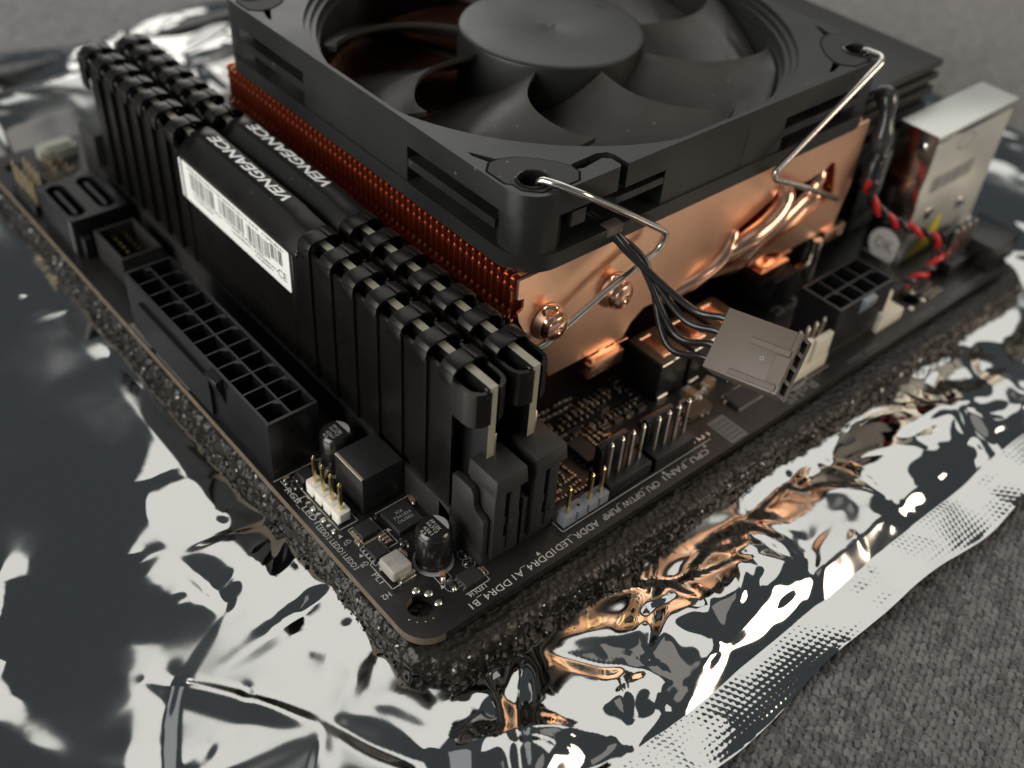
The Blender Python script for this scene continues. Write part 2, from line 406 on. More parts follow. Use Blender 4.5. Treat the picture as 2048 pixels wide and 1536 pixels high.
for i in range(2600):       # fuzz of loose fibres
    x, y = rnd.uniform(15, 145), rnd.uniform(-88, -32); a = rnd.uniform(0, 6.28); l = rnd.uniform(0.8, 3.2); cvx = rnd.uniform(-1, 1)
    o = len(hv); wv = 0.028
    for k in range(6):
        t = k/5; aa = a+cvx*t*1.5
        px, py, pz = x+math.cos(aa)*l*t, y+math.sin(aa)*l*t, -10.4+0.3+rnd.uniform(0.1, 0.5)*math.sin(t*3.1)*1.6
        hv += [(px*S, py*S, pz*S), ((px-math.sin(aa)*wv)*S, (py+math.cos(aa)*wv)*S, (pz+wv)*S)]
    hf += [(o+2*k, o+2*k+1, o+2*k+3, o+2*k+2) for k in range(5)]
me = bpy.data.meshes.new('loose_fibres'); me.from_pydata(hv, [], hf)
M['fibre'] = mat('fibre', (0.30, 0.285, 0.27), 0.8); me.materials.append(M['fibre'])
fb = bpy.data.objects.new('loose_fibres', me); col.objects.link(fb); fb.parent = fab; tag(fb, None, kind='stuff')

# ------------------------------------------------------------------ crumpled antistatic bag
bag = thing('antistatic_bag', 'crumpled silver antistatic bag lying flat under the black foam and motherboard', 'bag', (60, 98, -7))
BASE = -6.0
def edge_z(x): return BASE-0.7+0.9*math.sin(x*0.085+1.0)*math.sin(x*0.031+0.4)+0.45*math.sin(x*0.17)+0.15*math.sin(x*0.33+2)
BX0, BX1, BY0, BY1 = -112, 240, -30.0, 224.0
pr = random.Random(10)
L0 = (60, 98, -7)
st_ = 0.55
gx, gy = np.arange(BX0, BX1+st_, st_), np.arange(BY0, BY1+st_, st_)
GX, GY = np.meshgrid(gx, gy); NX, NY = len(gx), len(gy)
def facets(space, hfun):
    """random triangles with random corner heights: flat shards meeting in creases"""
    pts = []; hs = []
    nx_, ny_ = int((BX1-BX0)/space)+3, int((BY1-BY0)/space)+3
    for i in range(nx_):
        for j in range(ny_):
            x = BX0+(i-1+(0.5 if j % 2 else 0))*space+pr.uniform(-0.38, 0.38)*space; y = BY0+(j-1)*space+pr.uniform(-0.38, 0.38)*space
            pts.append(Vector((x, y))); hs.append(hfun(x, y))
    t = delaunay_2d_cdt(pts, [], [], 0, 1e-6); H = np.zeros_like(GX)
    for f in t[2]:
        (x0, y0), (x1, y1), (x2, y2) = [t[0][i] for i in f]; z = [hs[t[3][i][0]] for i in f]
        i0, i1 = max(int((min(x0, x1, x2)-BX0)/st_)-1, 0), min(int((max(x0, x1, x2)-BX0)/st_)+2, NX)
        j0, j1 = max(int((min(y0, y1, y2)-BY0)/st_)-1, 0), min(int((max(y0, y1, y2)-BY0)/st_)+2, NY)
        if i1 <= i0 or j1 <= j0: continue
        X, Y = GX[j0:j1, i0:i1], GY[j0:j1, i0:i1]; D = (y1-y2)*(x0-x2)+(x2-x1)*(y0-y2)
        if abs(D) < 1e-9: continue
        A = ((y1-y2)*(X-x2)+(x2-x1)*(Y-y2))/D; B = ((y2-y0)*(X-x2)+(x0-x2)*(Y-y2))/D; C = 1-A-B
        m = (A >= -1e-6) & (B >= -1e-6) & (C >= -1e-6); H[j0:j1, i0:i1][m] = (A*z[0]+B*z[1]+C*z[2])[m]
    return H
def blur(H, n):
    for _ in range(n):
        P = np.pad(H, 1, mode='edge'); H = (P[1:-1, :-2]+2*P[1:-1, 1:-1]+P[1:-1, 2:])/4
        P = np.pad(H, 1, mode='edge'); H = (P[:-2, 1:-1]+2*P[1:-1, 1:-1]+P[2:, 1:-1])/4
    return H
right_ = lambda x, y: y < 0 and x > -6
F1 = blur(facets(24, lambda x, y: pr.uniform(-1.3, 1.6)), 12)
F2 = blur(facets(10.5, lambda x, y: pr.uniform(-1.0, 1.0)*(1.5 if right_(x, y) else 0.30)), 4)
F3 = blur(facets(5.2, lambda x, y: pr.uniform(-1, 1)*(0.22 if right_(x, y) else 0.04)), 2)
T = np.zeros_like(GX)
def tent(x, y, a, ln_, wd, A, skew=0.0):
    R_ = ln_/2+wd; i0, i1 = max(int((x-R_-BX0)/st_), 0), min(int((x+R_-BX0)/st_)+1, NX); j0, j1 = max(int((y-R_-BY0)/st_), 0), min(int((y+R_-BY0)/st_)+1, NY)
    if i1 <= i0 or j1 <= j0: return
    X, Y = GX[j0:j1, i0:i1]-x, GY[j0:j1, i0:i1]-y; u_, v_ = X*math.cos(a)+Y*math.sin(a), -X*math.sin(a)+Y*math.cos(a)
    v_ = v_+skew*u_*u_/ln_
    tp = np.clip(1-(2*u_/ln_)**2, 0, 1); w1 = wd*(0.35+0.65*tp)
    T[j0:j1, i0:i1] += A*tp*np.clip(1-np.where(v_ > 0, v_/w1, -v_/(w1*0.45)), 0, 1)
for k in range(26):          # crumple stars: ridges running out of one point
    x, y = pr.uniform(-70, 20), pr.uniform(-28, 60)
    if k >= 9: x, y = pr.uniform(-4, 135), pr.uniform(-29, -9)
    if k >= 19: x, y = pr.uniform(-30, 200), pr.uniform(178, 220)
    a0 = pr.uniform(0, 6.28); n_r = pr.choice((4, 5, 6))
    for q_ in range(n_r):
        a = a0+q_*6.283/n_r+pr.uniform(-0.35, 0.35); l_ = pr.uniform(14, 40)*(0.6 if 9 <= k < 19 else 1)
        tent(x+math.cos(a)*l_/2, y+math.sin(a)*l_/2, a, l_, pr.uniform(2.5, 6.5), pr.choice((-1, 1))*pr.uniform(0.4, 1.0), pr.uniform(-0.3, 0.3))
for k in range(80):
    x, y = pr.uniform(BX0, BX1), pr.uniform(BY0, BY1); l_ = pr.uniform(12, 40); tent(x, y, pr.uniform(0, 3.14), l_, pr.uniform(1.6, 5.5), pr.choice((-1, 1))*pr.uniform(0.2, 0.7), pr.uniform(-0.5, 0.5))
for k in range(30):
    x, y = pr.uniform(-4, 150), pr.uniform(-29, -6); l_ = pr.uniform(6, 22); tent(x, y, pr.gauss(0.3, 0.7), l_, pr.uniform(1.2, 4.0), pr.choice((-1, 1))*pr.uniform(0.2, 0.8), pr.uniform(-0.5, 0.5))
for k in range(60):
    x, y = pr.uniform(-60, 150), pr.uniform(-29, 100); tent(x, y, pr.uniform(0, 3.14), pr.uniform(2.5, 6), pr.uniform(0.8, 1.8), pr.choice((-1, 1))*pr.uniform(0.08, 0.25))
T = blur(T, 1)
dout = np.maximum(np.maximum(-0.9-GX, GX-172.5), np.maximum(-4.8-GY, GY-173.5))      # distance outside the foam
dpos = np.clip(dout, 0, None)
ramp_ = np.clip(dpos/7, 0, 1)
prof_ = np.where((GY < -4.8) & (GX > -6), 2.6*np.exp(-((dpos-14)/7)**2), 0)
prof_ = np.where((GX < -0.9) & (GY > -4.8), 0.8*(1-np.exp(-dpos/16))*np.clip((GY-35)/30, 0, 1), prof_)
prof_ = np.where(GY > 173.5, 6.0*np.exp(-((GY-190)/13)**2)*np.where(GX < 45, 1.6, 0.6), prof_)
prof_ = blur(prof_, 20)
calm_ = 1-0.62*np.clip((GY-38)/22, 0, 1)*np.clip((172-GY)/14, 0, 1)*np.clip(-GX/4, 0, 1)
H = BASE-0.15+0.35*(vnoise(GX+500, GY+500, 9, 22)-0.5)+prof_+ramp_*(0.3+F1+F2+F3+T)*calm_
H = np.where(dout < 0, np.minimum(H, BASE), H)
we = np.clip((GY-BY0)/4, 0, 1)
H = (np.vectorize(edge_z)(GX)+0.1)*(1-we)+H*we
H = np.maximum(H, -9.6)
film = bpy.data.objects.new('film', grid_mesh('film', GX-L0[0], GY-L0[1], H-L0[2], M['foil'])); col.objects.link(film); film.parent = bag
def seal(y0, y1, x0, x1, step, zf, name, pitch=1.12):
    X, Y = np.meshgrid(np.arange(x0, x1, step), np.linspace(y0, y1, max(3, int(abs(y1-y0)/step)+1)))
    Z = zf(X, Y)
    k = (Y-y0)/(y1-y0)
    Yw = Y+(y1-y0)/abs(y1-y0)*k*(0.8*np.sin(X*0.07+0.6)+0.25*np.sin(X*0.21))+0.12*(vnoise(X+400, Y+400, 5, 31)-0.5)
    Xw = X+0.5*(vnoise(X+400, Y+400, 6, 32)-0.5)
    row = np.floor((Yw-0.0)/(pitch*0.86)); U = Xw/pitch+0.5*(row % 2)
    du, dv = (U-np.floor(U)-0.5)*2, (Yw/(pitch*0.86)-row-0.5)*2
    edge = np.clip(np.minimum(k, 1-k)*abs(y1-y0)/0.9-0.3, 0, 1)
    press = np.clip(0.15+1.5*vnoise(X+300, Y+700, 11, 33)-0.15*vnoise(X, Y+300, 3, 34), 0, 1)
    Z = Z+0.07*press*np.clip(1-1.15*(du*du+dv*dv), 0, 1)*edge+0.4*(vnoise(X+500, Y+500, 12, 35)-0.5)*k+0.16*(np.abs(vnoise(X+200, Y+500, 5, 36)-0.5)*2-0.5)*np.clip(k*4, 0, 1)
    ob = bpy.data.objects.new(name, grid_mesh(name, X-L0[0], Yw-L0[1], Z-L0[2], M['foil'])); col.objects.link(ob); ob.parent = bag
    return ob
ez = np.vectorize(edge_z)
tag(seal(-29.2, -38.3, -20, 165, 0.2, lambda X, Y: ez(X)+0.18+np.clip((-30-Y)/8, 0, 1)*(0.35*np.sin(X*0.11)+0.1-0.3*np.clip((-31-Y)/8, 0, 1)+(-30-Y)*0.17*np.sin(X*0.083+1.1)*np.sin(X*0.037)+0.9*(vnoise(X+600, Y+100, 21, 41)-0.5)), 'seal_strip'), 'embossed heat sealed edge with rows of tiny dots')
tag(seal(223.2, 233, -20, 130, 0.4, lambda X, Y: BASE+1.0+1.5*np.sin(X*0.09)-0.10*(Y-224), 'seal_strip', 1.3), 'blurred embossed edge behind the motherboard')

# ------------------------------------------------------------------ foam pad
foam = thing('foam_pad', 'black glittering conductive foam sheet between the motherboard and the silver bag', 'foam', (85, 85, -6.2))
def rough_box(x0, x1, y0, y1, z0, z1, step):
    """outer skin of the foam: top rim and sides only, displaced"""
    ring = []
    def seg(ax, ay, bx, by):
        n = int(math.hypot(bx-ax, by-ay)/step)
        for i in range(n): ring.append((ax+(bx-ax)*i/n, ay+(by-ay)*i/n))
    c = 5.0
    seg(x0+c, y0, x1-c, y0); seg(x1-c, y0, x1, y0+c); seg(x1, y0+c, x1, y1-c); seg(x1, y1-c, x1-c, y1); seg(x1-c, y1, x0+c, y1); seg(x0+c, y1, x0, y1-c); seg(x0, y1-c, x0, y0+c); seg(x0, y0+c, x0+c, y0)
    prof = [(0.0, z0), (-0.1, z0+0.8), (0.0, z0+1.6), (-0.1, z0+2.3), (0.1, z0+3.0), (0.35, z1-0.5), (0.9, z1), (1.7, z1+0.1), (2.5, z1+0.05), (3.3, z1+0.05), (4.2, z1), (5.2, z1), (7, z1-0.1)]
    rows = []
    cx, cy = (x0+x1)/2, (y0+y1)/2
    for (ins, z) in prof:
        row = []
        for (x, y) in ring:
            sx = (x-cx)*(1-ins/((x1-x0)/2))+cx; sy = (y-cy)*(1-ins/((y1-y0)/2))+cy
            wob = 0.55*math.sin(x*0.11+y*0.07)+0.35*math.sin(x*0.31+1+y*0.27)
            q1 = 1.0 if ins < 1.5 else 0.55
            v1 = mnoise.noise_vector(Vector((sx*0.8, sy*0.8, z*0.9)))*0.42*q1+mnoise.noise_vector(Vector((sx*2.7+9, sy*2.7, z*2.7)))*(0.24 if ins < 1.5 else 0.06)
            k = wob if ins < 3 else 0
            row.append((sx+v1.x+(k*0.35 if abs(x-cx) > 84 else 0), sy+v1.y+(k*0.6 if abs(y-cy) > 84 else 0), min(z+v1.z*0.8, -1.85)))
        rows.append(row)
    return ring, rows
fm = MB(M['foam'])
ring, rows = rough_box(-0.9, 172.5, -4.8, 173.5, -6.2, -2.1, 0.55)
n = len(ring); vs = [p for r_ in rows for p in r_]; fs = []
for k in range(len(rows)-1):
    for i in range(n): j = (i+1) % n; fs.append((k*n+i, k*n+j, (k+1)*n+j, (k+1)*n+i))
fs.append(tuple(range((len(rows)-1)*n, len(rows)*n)))
fm.add(vs, fs); fm.build('sheet', foam, smooth=50)
fk = MB(M['flake'])
for i in range(2600):
    if rnd.random() < 0.62: x, y = rnd.uniform(2, 150), -4.9+rnd.random()**1.5*5.0
    else: x, y = -1.0+rnd.random()**1.3*1.2, rnd.uniform(1, 165)
    top = rnd.random() < 0.15
    wob = 0.55*math.sin(x*0.11+y*0.07)+0.35*math.sin(x*0.31+1+y*0.27)
    if not top:
        if y < 0.6: y = -4.85+wob*0.6+rnd.uniform(-0.35, 0.5)
        else: x = -0.95+wob*0.35+rnd.uniform(-0.3, 0.4)
    z = -2.2+rnd.uniform(-0.15, 0.2) if top else rnd.uniform(-6.0, -2.3)
    z = min(z, -1.9); p = Vector((x, y, z)); l = rnd.uniform(0.12, 0.36)*(1 if top else 1.2)
    a, c = Vector((rnd.gauss(0, 1), rnd.gauss(0, 1), rnd.gauss(0, 1))).normalized(), Vector((rnd.gauss(0, 1), rnd.gauss(0, 1), rnd.gauss(0, 1)))
    c = a.cross(c).normalized()
    q = [p-a*l-c*l*0.4, p+a*l-c*l*0.6, p+a*l*0.8+c*l*0.5, p-a*l*0.7+c*l*0.6]
    if max(v.z for v in q) < -1.75: fk.add(q, [(0, 1, 2, 3)])
tag(fk.build('foam_flake', foam, smooth=0, recalc=False), None, kind='stuff')

# ------------------------------------------------------------------ motherboard
mb = thing('motherboard', 'small black motherboard with labelled headers lying on black foam', 'motherboard', (85, 85, -1.6))
pv, pf = curve_shape([rrect(0, 170, 0, 170, 5.0, 8), circ(4.9, 6.35, 2.1, 28), circ(137, 6.3, 2.0, 24), circ(4.9, 163.8, 2.0, 16), circ(163, 163.8, 2.0, 16)], -1.6, 0)
pcb = MB(M['mask'], M['fr4']); pcb.add(pv, pf)
pcb_o = pcb.build('circuit_board', mb, smooth=30)
for p in pcb_o.data.polygons:
    if abs(p.normal.z) < 0.5 and p.center.x < -0.80: p.material_index = 1
def prt(txt, cx, cy, length, height, d='L', m='silk', z=0.012, name='printed_text', off=0.0, shear=0.0):
    """printed text; d='T': read along -x (top edge side), 'L': read along -y (left edge side), 'P': along +x"""
    vs, fs = text_fit(txt, length, height, 0.008, shear, off)
    xd, yd = {'T': ((-1, 0, 0), (0, -1, 0)), 'L': ((0, -1, 0), (1, 0, 0)), 'P': ((1, 0, 0), (0, 1, 0))}[d]
    t = MB(M[m]); t.add(place(vs, (cx, cy, z), xd, yd), fs); return t.build(name, mb, smooth=0, recalc=False)
prt('DDR4_B1', 14.9, 1.55, 8.0, 1.45, 'T'); prt('DDR4_A1', 23.9, 1.75, 8.2, 1.45, 'T')
prt('ADDR_LED1', 33.5, 1.9, 10.2, 1.45, 'T'); prt('CPU_OPT/W_PUMP', 46.6, 2.0, 13.6, 1.45, 'T')
prt('CPU_FAN1', 60.6, 2.1, 11.6, 1.45, 'T')
prt('RGB_LED1', 1.55, 34.6, 9.4, 1.25, 'L'); prt('LEDD2', 1.35, 27.6, 3.4, 1.0, 'L'); prt('LEDD1', 1.35, 23.7, 3.4, 1.0, 'L'); prt('LEDD3', 1.35, 19.8, 3.4, 1.0, 'L')
prt('H2', 1.9, 11.0, 1.5, 1.0, 'T'); prt('PL1', 2.9, 14.6, 2.2, 1.0, 'L'); prt('Q8', 2.75, 18.2, 1.4, 0.9, 'T'); prt('Q7', 3.1, 23.6, 1.4, 0.9, 'T')
prt('LEDU4', 13.7, 3.25, 3.3, 0.95, 'T', 'silk'); prt('RoHS', 93.0, 1.8, 9.4, 2.3, 'T', 'silkdim', off=0.02)
prt('CE', 112.6, 22.0, 8.5, 4.6, 'T', 'silkdim', off=0.02); prt('CHA_FAN1', 113, 1.6, 10, 1.2, 'T', 'silkdim'); prt('AUDIO1', 135, 1.5, 8, 1.1, 'T', 'silkdim')
prt('CHA_FAN2/W_PUMP', 152, 1.7, 14, 1.2, 'T', 'silkdim')
# grey printed blocks on the board
so = MB(M['silkdim']); so.box(71.4, 75.8, 0.4, 6.8, 0.004, 0.012);
so.prism([(0.25, 86), (1.5, 86), (1.5, 95), (0.25, 95)], 0.004, 0.012); so.prism([(0.25, 71), (1.3, 71), (1.9, 73), (1.9, 82), (1.3, 84), (0.25, 84)], 0.004, 0.012)
tag(so.build('printed_block', mb, smooth=0), None, kind='stuff')
for k in range(5):
    prt('2024 04 07 E2', 73.6, 1.35+k*1.05, 3.6, 0.6, 'T', 'mask', z=0.02)
ol = MB(M['silk'])
def rect(x0, x1, y0, y1, w_=0.13): ol.strip([(x0, y0), (x1, y0), (x1, y1), (x0, y1)], w_, 0.010, close=True)
ol.strip([(32.4, 6.9), (32.4, 3.85), (68.9, 3.7)], 0.16, 0.010); ol.strip([(3.5, 37.3), (3.5, 26.4), (7.1, 26.4), (7.1, 37.3)], 0.15, 0.010)
rect(4.6, 9.0, 21.5, 25.6); rect(3.9, 7.4, 16.9, 21.2); ol.strip([(3.4, 17.6), (3.4, 11.5), (8.1, 11.5)], 0.14, 0.010); ol.strip([(3.4, 17.6), (4.4, 17.6)], 0.14, 0.010)
rect(7.6, 9.6, 18.6, 22.0); ol.strip([(0.7, 42.0), (11.2, 42.0)], 0.15, 0.010); ol.strip([(1.7, 41.5), (1.7, 37.3)], 0.12, 0.010); ol.strip([(10.2, 25.8), (16.9, 25.8)], 0.12, 0.01)
ol.strip([(11.8, 3.7), (16.6, 3.7), (16.6, 4.6)], 0.12, 0.010); rect(9.9, 12.1, 7.7, 9.7); ol.strip(circ(11.1, 6.4, 1.15, 20), 0.1, 0.01, close=True); ol.strip(circ(16.0, 8.3, 1.0, 20), 0.1, 0.01, close=True); ol.strip(circ(16.4, 10.1, 1.0, 20), 0.1, 0.01, close=True)
rect(15.7, 17.3, 4.8, 6.6); ol.strip([(93.2, 8.5), (93.2, 3.4), (104, 3.4)], 0.15, 0.01)
for (x, y) in ((2.6, 35.2), (2.6, 32.0), (2.6, 28.9)): ol.strip([(3.3, y), (3.3, y+0.9), (1.9, y+0.9), (1.9, y)], 0.12, 0.01)
for (x, y) in ((4.3, 15.9), (3.3, 20.0), (9.8, 7.2), (9.9, 21.7), (26.1, 3.0), (55.8, 3.1), (66.7, 3.2), (2.9, 25.3)): ol.add([(x-0.4, y-0.35, 0.011), (x+0.4, y-0.35, 0.011), (x, y+0.4, 0.011)], [(0, 1, 2)])
ol.strip(circ(94, 9.5, 6.6, 40)[22:36], 0.35, 0.01)
tag(ol.build('printed_outline', mb, smooth=0, recalc=False), None, kind='stuff')
# board traces along the front edges, raised under the mask
tr = MB(M['mask'])
for y in (0.5, 7.6): tr.strip([(12, y), (158, y)], 0.16, 0.006)
for k in range(9): tr.strip([(78+k*0.5, 7.6-k*0.42), (92, 7.6-k*0.42), (120, 7.4-k*0.30)], 0.12, 0.006)
tr.strip([(0.7, 8), (0.7, 165)], 0.3, 0.006); tr.strip([(9.3, 10.5), (10.2, 3.0), (12.5, 0.9)], 0.16, 0.006); tr.strip(circ(4.9, 6.35, 4.0, 30), 0.14, 0.006, close=True)
tag(tr.build('trace', mb, smooth=0, recalc=False), None, kind='stuff')
def blob(x, y, r_, h, m=None, z=0.0, nm='solder_joint', sx=1.0):
    b = MB(m or M['solder']); vs = []
    b.lathe(0, 0, [(r_, 0), (r_*0.92, h*0.45), (r_*0.6, h*0.85), (r_*0.15, h)], 10); b.v = [(v[0]*sx+x, v[1]+y, v[2]+z) for v in b.v]
    return b.build(nm, mb, loc=(x, y, z), smooth=60)
for (x, y, r_) in ((6.1, 9.05, 0.62), (7.35, 7.45, 0.66), (7.45, 5.1, 0.6)): blob(x, y, r_, 0.28, M['solder'], sx=1.15)
for (a) in (200, 225, 250, 275): blob(4.9+3.0*math.cos(math.radians(a)), 6.35+3.0*math.sin(math.radians(a)), 0.12, 0.05, M['gold'])
for (x, y) in ((134.6, 8.5), (139.6, 7.6), (139.2, 4.6), (134.4, 4.4), (136.8, 9.2)): blob(x, y, 0.7, 0.3)

# ---- power sockets (grid of square cavities, some with clipped corners)
def power_socket(x0, y0, ncol, along, W=9.6, H=12.8, clips=(), name='power_socket'):
    """along='y': columns run along +y; two rows"""
    p = 4.2; L = p*ncol+1.2; b = MB(M['plastic'], M['hole'])
    fl = H-0.001
    def bx(a0, a1, c0, c1, z0, z1, m=0):
        if along == 'y': b.box(x0+c0, x0+c1, y0+a0, y0+a1, z0, z1, m)
        else: b.box(x0+a0, x0+a1, y0+c0, y0+c1, z0, z1, m)
    bx(0, L, 0, W, 0, 2.0)
    ow, iw = 0.55, 0.40
    bx(0, L, 0, ow, 2.0, H); bx(0, L, W-ow, W, 2.0, H); bx(0, ow+0.1, ow, W-ow, 2.0, H); bx(L-ow-0.1, L, ow, W-ow, 2.0, H)
    bx(ow+0.1, L-ow-0.1, W/2-iw/2, W/2+iw/2, 2.0, H-0.25)
    for i in range(1, ncol):
        c = 0.6+p*i
        bx(c-iw/2, c+iw/2, ow, W/2-iw/2, 2.0, H-0.25); bx(c-iw/2, c+iw/2, W/2+iw/2, W-ow, 2.0, H-0.25)
    bx(0.9, L-0.9, ow, W-ow, 2.0, 2.05, 1)
    for (row, i, side) in clips:       # clipped corners: triangular fillets
        a0, a1 = 0.6+p*i+iw/2, 0.6+p*(i+1)-iw/2; c0, c1 = (ow, W/2-iw/2) if row == 0 else (W/2+iw/2, W-ow); k = 1.15
        for e, s_ in ((a0, 1), (a1, -1)):
            if side == 'hi' and s_ == 1: continue
            cc = c1
            tri = [(cc, e), (cc-k, e), (cc, e+s_*k)] if along == 'y' else [(e, cc), (e, cc-k), (e+s_*k, cc)]
            q = [(x0+t[0], y0+t[1]) for t in tri]; b.prism(q, 2.0, H-0.22)
    o = b.build(name, mb, bev=0.09, seg=1); return o, L
ps, L24 = power_socket(0.97, 42.3, 12, 'y', clips=[(0, 0, 'hi'), (0, 3, 'hi'), (0, 4, 'hi'), (0, 7, 'hi'), (0, 8, 'hi'), (0, 11, 'hi'), (1, 1, 'hi'), (1, 2, 'hi'), (1, 5, 'hi'), (1, 6, 'hi'), (1, 9, 'hi'), (1, 10, 'hi')])
tag(ps, 'long black twin row power socket along the left board edge')
lt = MB(M['plastic']); lt.prism([(0.99, 6.4), (0.99, 12.7), (-0.5, 12.2), (-0.5, 11.4), (0.3, 9.2)], 56.8, 60.6, 'y'); lt.box(0.2, 0.99, 61.5, 88, 1.0, 9.5)
ro = lt.build('latch_ramp', ps, bev=0.08, seg=1)
es = MB(M['hole']); es.cyl(0, 0, 0, 0.05, 0.28, 14); es.v = [(5.3+v[0], 42.28-v[2], 9.3+v[1]) for v in es.v]; es.build('ejector_mark', ps)
ps2, L8 = power_socket(104.3, 4.6, 4, 'x', clips=[(0, 0, 'hi'), (0, 3, 'hi')])
tag(ps2, 'short black eight way power socket near the cream fan header')
lt = MB(M['blue']); lt.prism([(4.62, 8.6), (4.62, 12.6), (3.4, 12.3), (3.4, 11.0)], 111.4, 115.2, 'x'); lt.build('latch_ramp', ps2, bev=0.1, seg=1)

# ---- electrolytic capacitors
def capacitor(x, y, h=8.2, r_=2.95, label=None):
    c = MB(M['capcan']); c.lathe(x, y, [(r_*0.9, 0.25), (r_, 0.55), (r_*1.0, 1.1), (r_*0.955, 1.35), (r_*0.985, 1.7), (r_*0.985, h-0.9), (r_*0.93, h-0.35), (r_*0.80, h)], 48)
    o = c.build('capacitor', mb, loc=(x, y, 0), smooth=40)
    if label: tag(o, label)
    t = MB(M['captop'], M['ringgrey']); t.cyl(x, y, h-0.1, h+0.03, r_*0.79, 40)
    seg = [(x+r_*0.78*math.cos(a), y+r_*0.78*math.sin(a)) for a in np.linspace(math.radians(-52), math.radians(58), 18)]
    t.add([(p[0], p[1], h+0.045) for p in seg], [tuple(range(len(seg)))], 1)
    t.build('marked_top', o, smooth=0)
    k = MB(M['silk'])
    for i, s_ in enumerate(('FP12K', '567CJ', '6561', '63')):
        vs, fs = text_fit(s_, 2.5 if i < 2 else (2.0 if i == 2 else 1.0), 0.62, 0.006); k.add(place(vs, (x+0.35-i*0.80, y+0.05-(0.25 if i == 2 else 0), h+0.05), (0, -1, 0), (1, 0, 0)), fs)
    k.build('printed_text', o, smooth=0, recalc=False)
    rg = MB(M['ringgrey']); v, f = curve_shape([circ(x, y, 3.35, 40), circ(x, y, 2.5, 30)], 0.004, 0.012); rg.add(v, f); rg.build('printed_ring', o, smooth=0)
    return o
capacitor(11.9, 12.2, label='glossy black capacitor beside the grey R10 inductor')
capacitor(11.6, 38.9, label='glossy black capacitor behind the square black choke')

# ---- square choke
ck = MB(M['choke']); ck.box(8.5, 16.6, 26.7, 34.8, 0.15, 8.2); cko = ck.build('choke', mb, bev=0.16); tag(cko, 'square matt black choke between the capacitor and the white header')
ce = MB(M['chokeedge']); ce.box(8.42, 9.0, 26.85, 34.6, 8.0, 8.24); ce.build('edge_highlight', cko, bev=0.08, seg=1)  # pale strip painted as the highlight along the left top edge
k = MB(M['ink']); vs, fs = text_fit('A', 1.3, 1.5, 0.01); k.add(place(vs, (12.6, 31.6, 8.215), (0.6, -0.8, 0), (0.8, 0.6, 0)), fs); k.cyl(10.8, 29.4, 8.2, 8.22, 0.16, 10); k.build('printed_mark', cko, smooth=0, recalc=False)

# ---- grey inductor
gi = MB(M['inductor']); gi.box(3.9, 7.6, 11.9, 15.9, 0.5, 2.9); gio = gi.build('inductor', mb, bev=0.5, seg=3); tag(gio, 'small grey inductor marked R10')
k = MB(M['inkgrey']); vs, fs = text_fit('R10', 2.7, 1.0, 0.008); k.add(place(vs, (5.75, 14.0, 2.92), (1, 0, 0), (0, 1, 0)), fs); k.build('printed_text', gio, smooth=0, recalc=False)
for (x0_, x1_) in ((6.2, 7.9), ):
    t = MB(M['solder']); t.box(5.0, 7.7, 11.35, 11.95, 0.02, 1.5); t.box(4.8, 7.9, 11.3, 12.2, 0.01, 0.3); t.build('terminal', gio, bev=0.1)
t = MB(M['solder']); t.box(4.2, 7.4, 15.8, 16.7, 0.01, 0.9); t.build('terminal', gio, bev=0.1)

# ---- flat chips
def chip(x0, x1, y0, y1, h, legs='', name='chip', lines=(), d='P', notch=True, label=None, m='chip', pitch=0.6):
    c = MB(M[m]); c.box(x0, x1, y0, y1, 0.06, h, 0, (0.06, 0.06, 0.06, 0.06)); o = c.build(name, mb, bev=0.05, seg=1)
    if label: tag(o, label)
    if legs:
        g = MB(M['solder'])
        for s_ in legs:
            a0, a1 = (x0, x1) if s_ in 'NS' else (y0, y1); n_ = max(2, int((a1-a0-0.4)/pitch))
            for i in range(n_):
                a = a0+(a1-a0)*(i+0.5)/n_; hw = min(0.16, pitch*0.3)
                if s_ == 'W': g.box(x0-0.32, x0+0.02, a-hw, a+hw, 0.01, 0.22)
                if s_ == 'E': g.box(x1-0.02, x1+0.32, a-hw, a+hw, 0.01, 0.22)
                if s_ == 'S': g.box(a-hw, a+hw, y0-0.32, y0+0.02, 0.01, 0.22)
                if s_ == 'N': g.box(a-hw, a+hw, y1-0.02, y1+0.32, 0.01, 0.22)
        g.build('lead', o, smooth=0)
    if lines:
        k = MB(M['inkgrey'])
        for i, (s_, ln) in enumerate(lines):
            vs, fs = text_fit(s_, ln, 0.62, 0.006); yy_ = (y0+y1)/2+(len(lines)/2-i-0.5)*0.95
            if d == 'P': k.add(place(vs, ((x0+x1)/2, yy_, h+0.012), (1, 0, 0), (0, 1, 0)), fs)
            else: k.add(place(vs, ((x0+x1)/2+(len(lines)/2-i-0.5)*0.95, (y0+y1)/2, h+0.012), (0, -1, 0), (1, 0, 0)), fs)
        k.build('printed_text', o, smooth=0, recalc=False)
    return o
ic = chip(10.5, 15.6, 19.4, 25.0, 0.95, '', lines=(('XX', 1.5), ('7341EH', 3.3), ('OU302', 3.0)), label='square black chip printed 7341EH beside the choke')
t = MB(M['solder']); t.cyl(12.9, 19.9, 0.95, 0.965, 0.16, 12); t.build('corner_dot', ic, smooth=0)
t = MB(M['solder']); t.cyl(9.9, 25.2, 0.0, 0.3, 0.28, 12); t.build('solder_joint', mb)
chip(5.15, 8.5, 22.0, 25.1, 0.95, 'W', pitch=0.55); q8 = chip(4.35, 7.0, 17.3, 20.7, 0.95, 'W', pitch=0.6)
t = MB(M['gold']); t.box(4.75, 5.05, 21.8, 25.0, 0.01, 0.2); t.box(4.8, 8.0, 21.62, 21.9, 0.01, 0.2); t.build('solder_tab', mb, smooth=0)
chip(12.3, 16.0, 4.3, 7.2, 0.85, 'W', pitch=0.55)
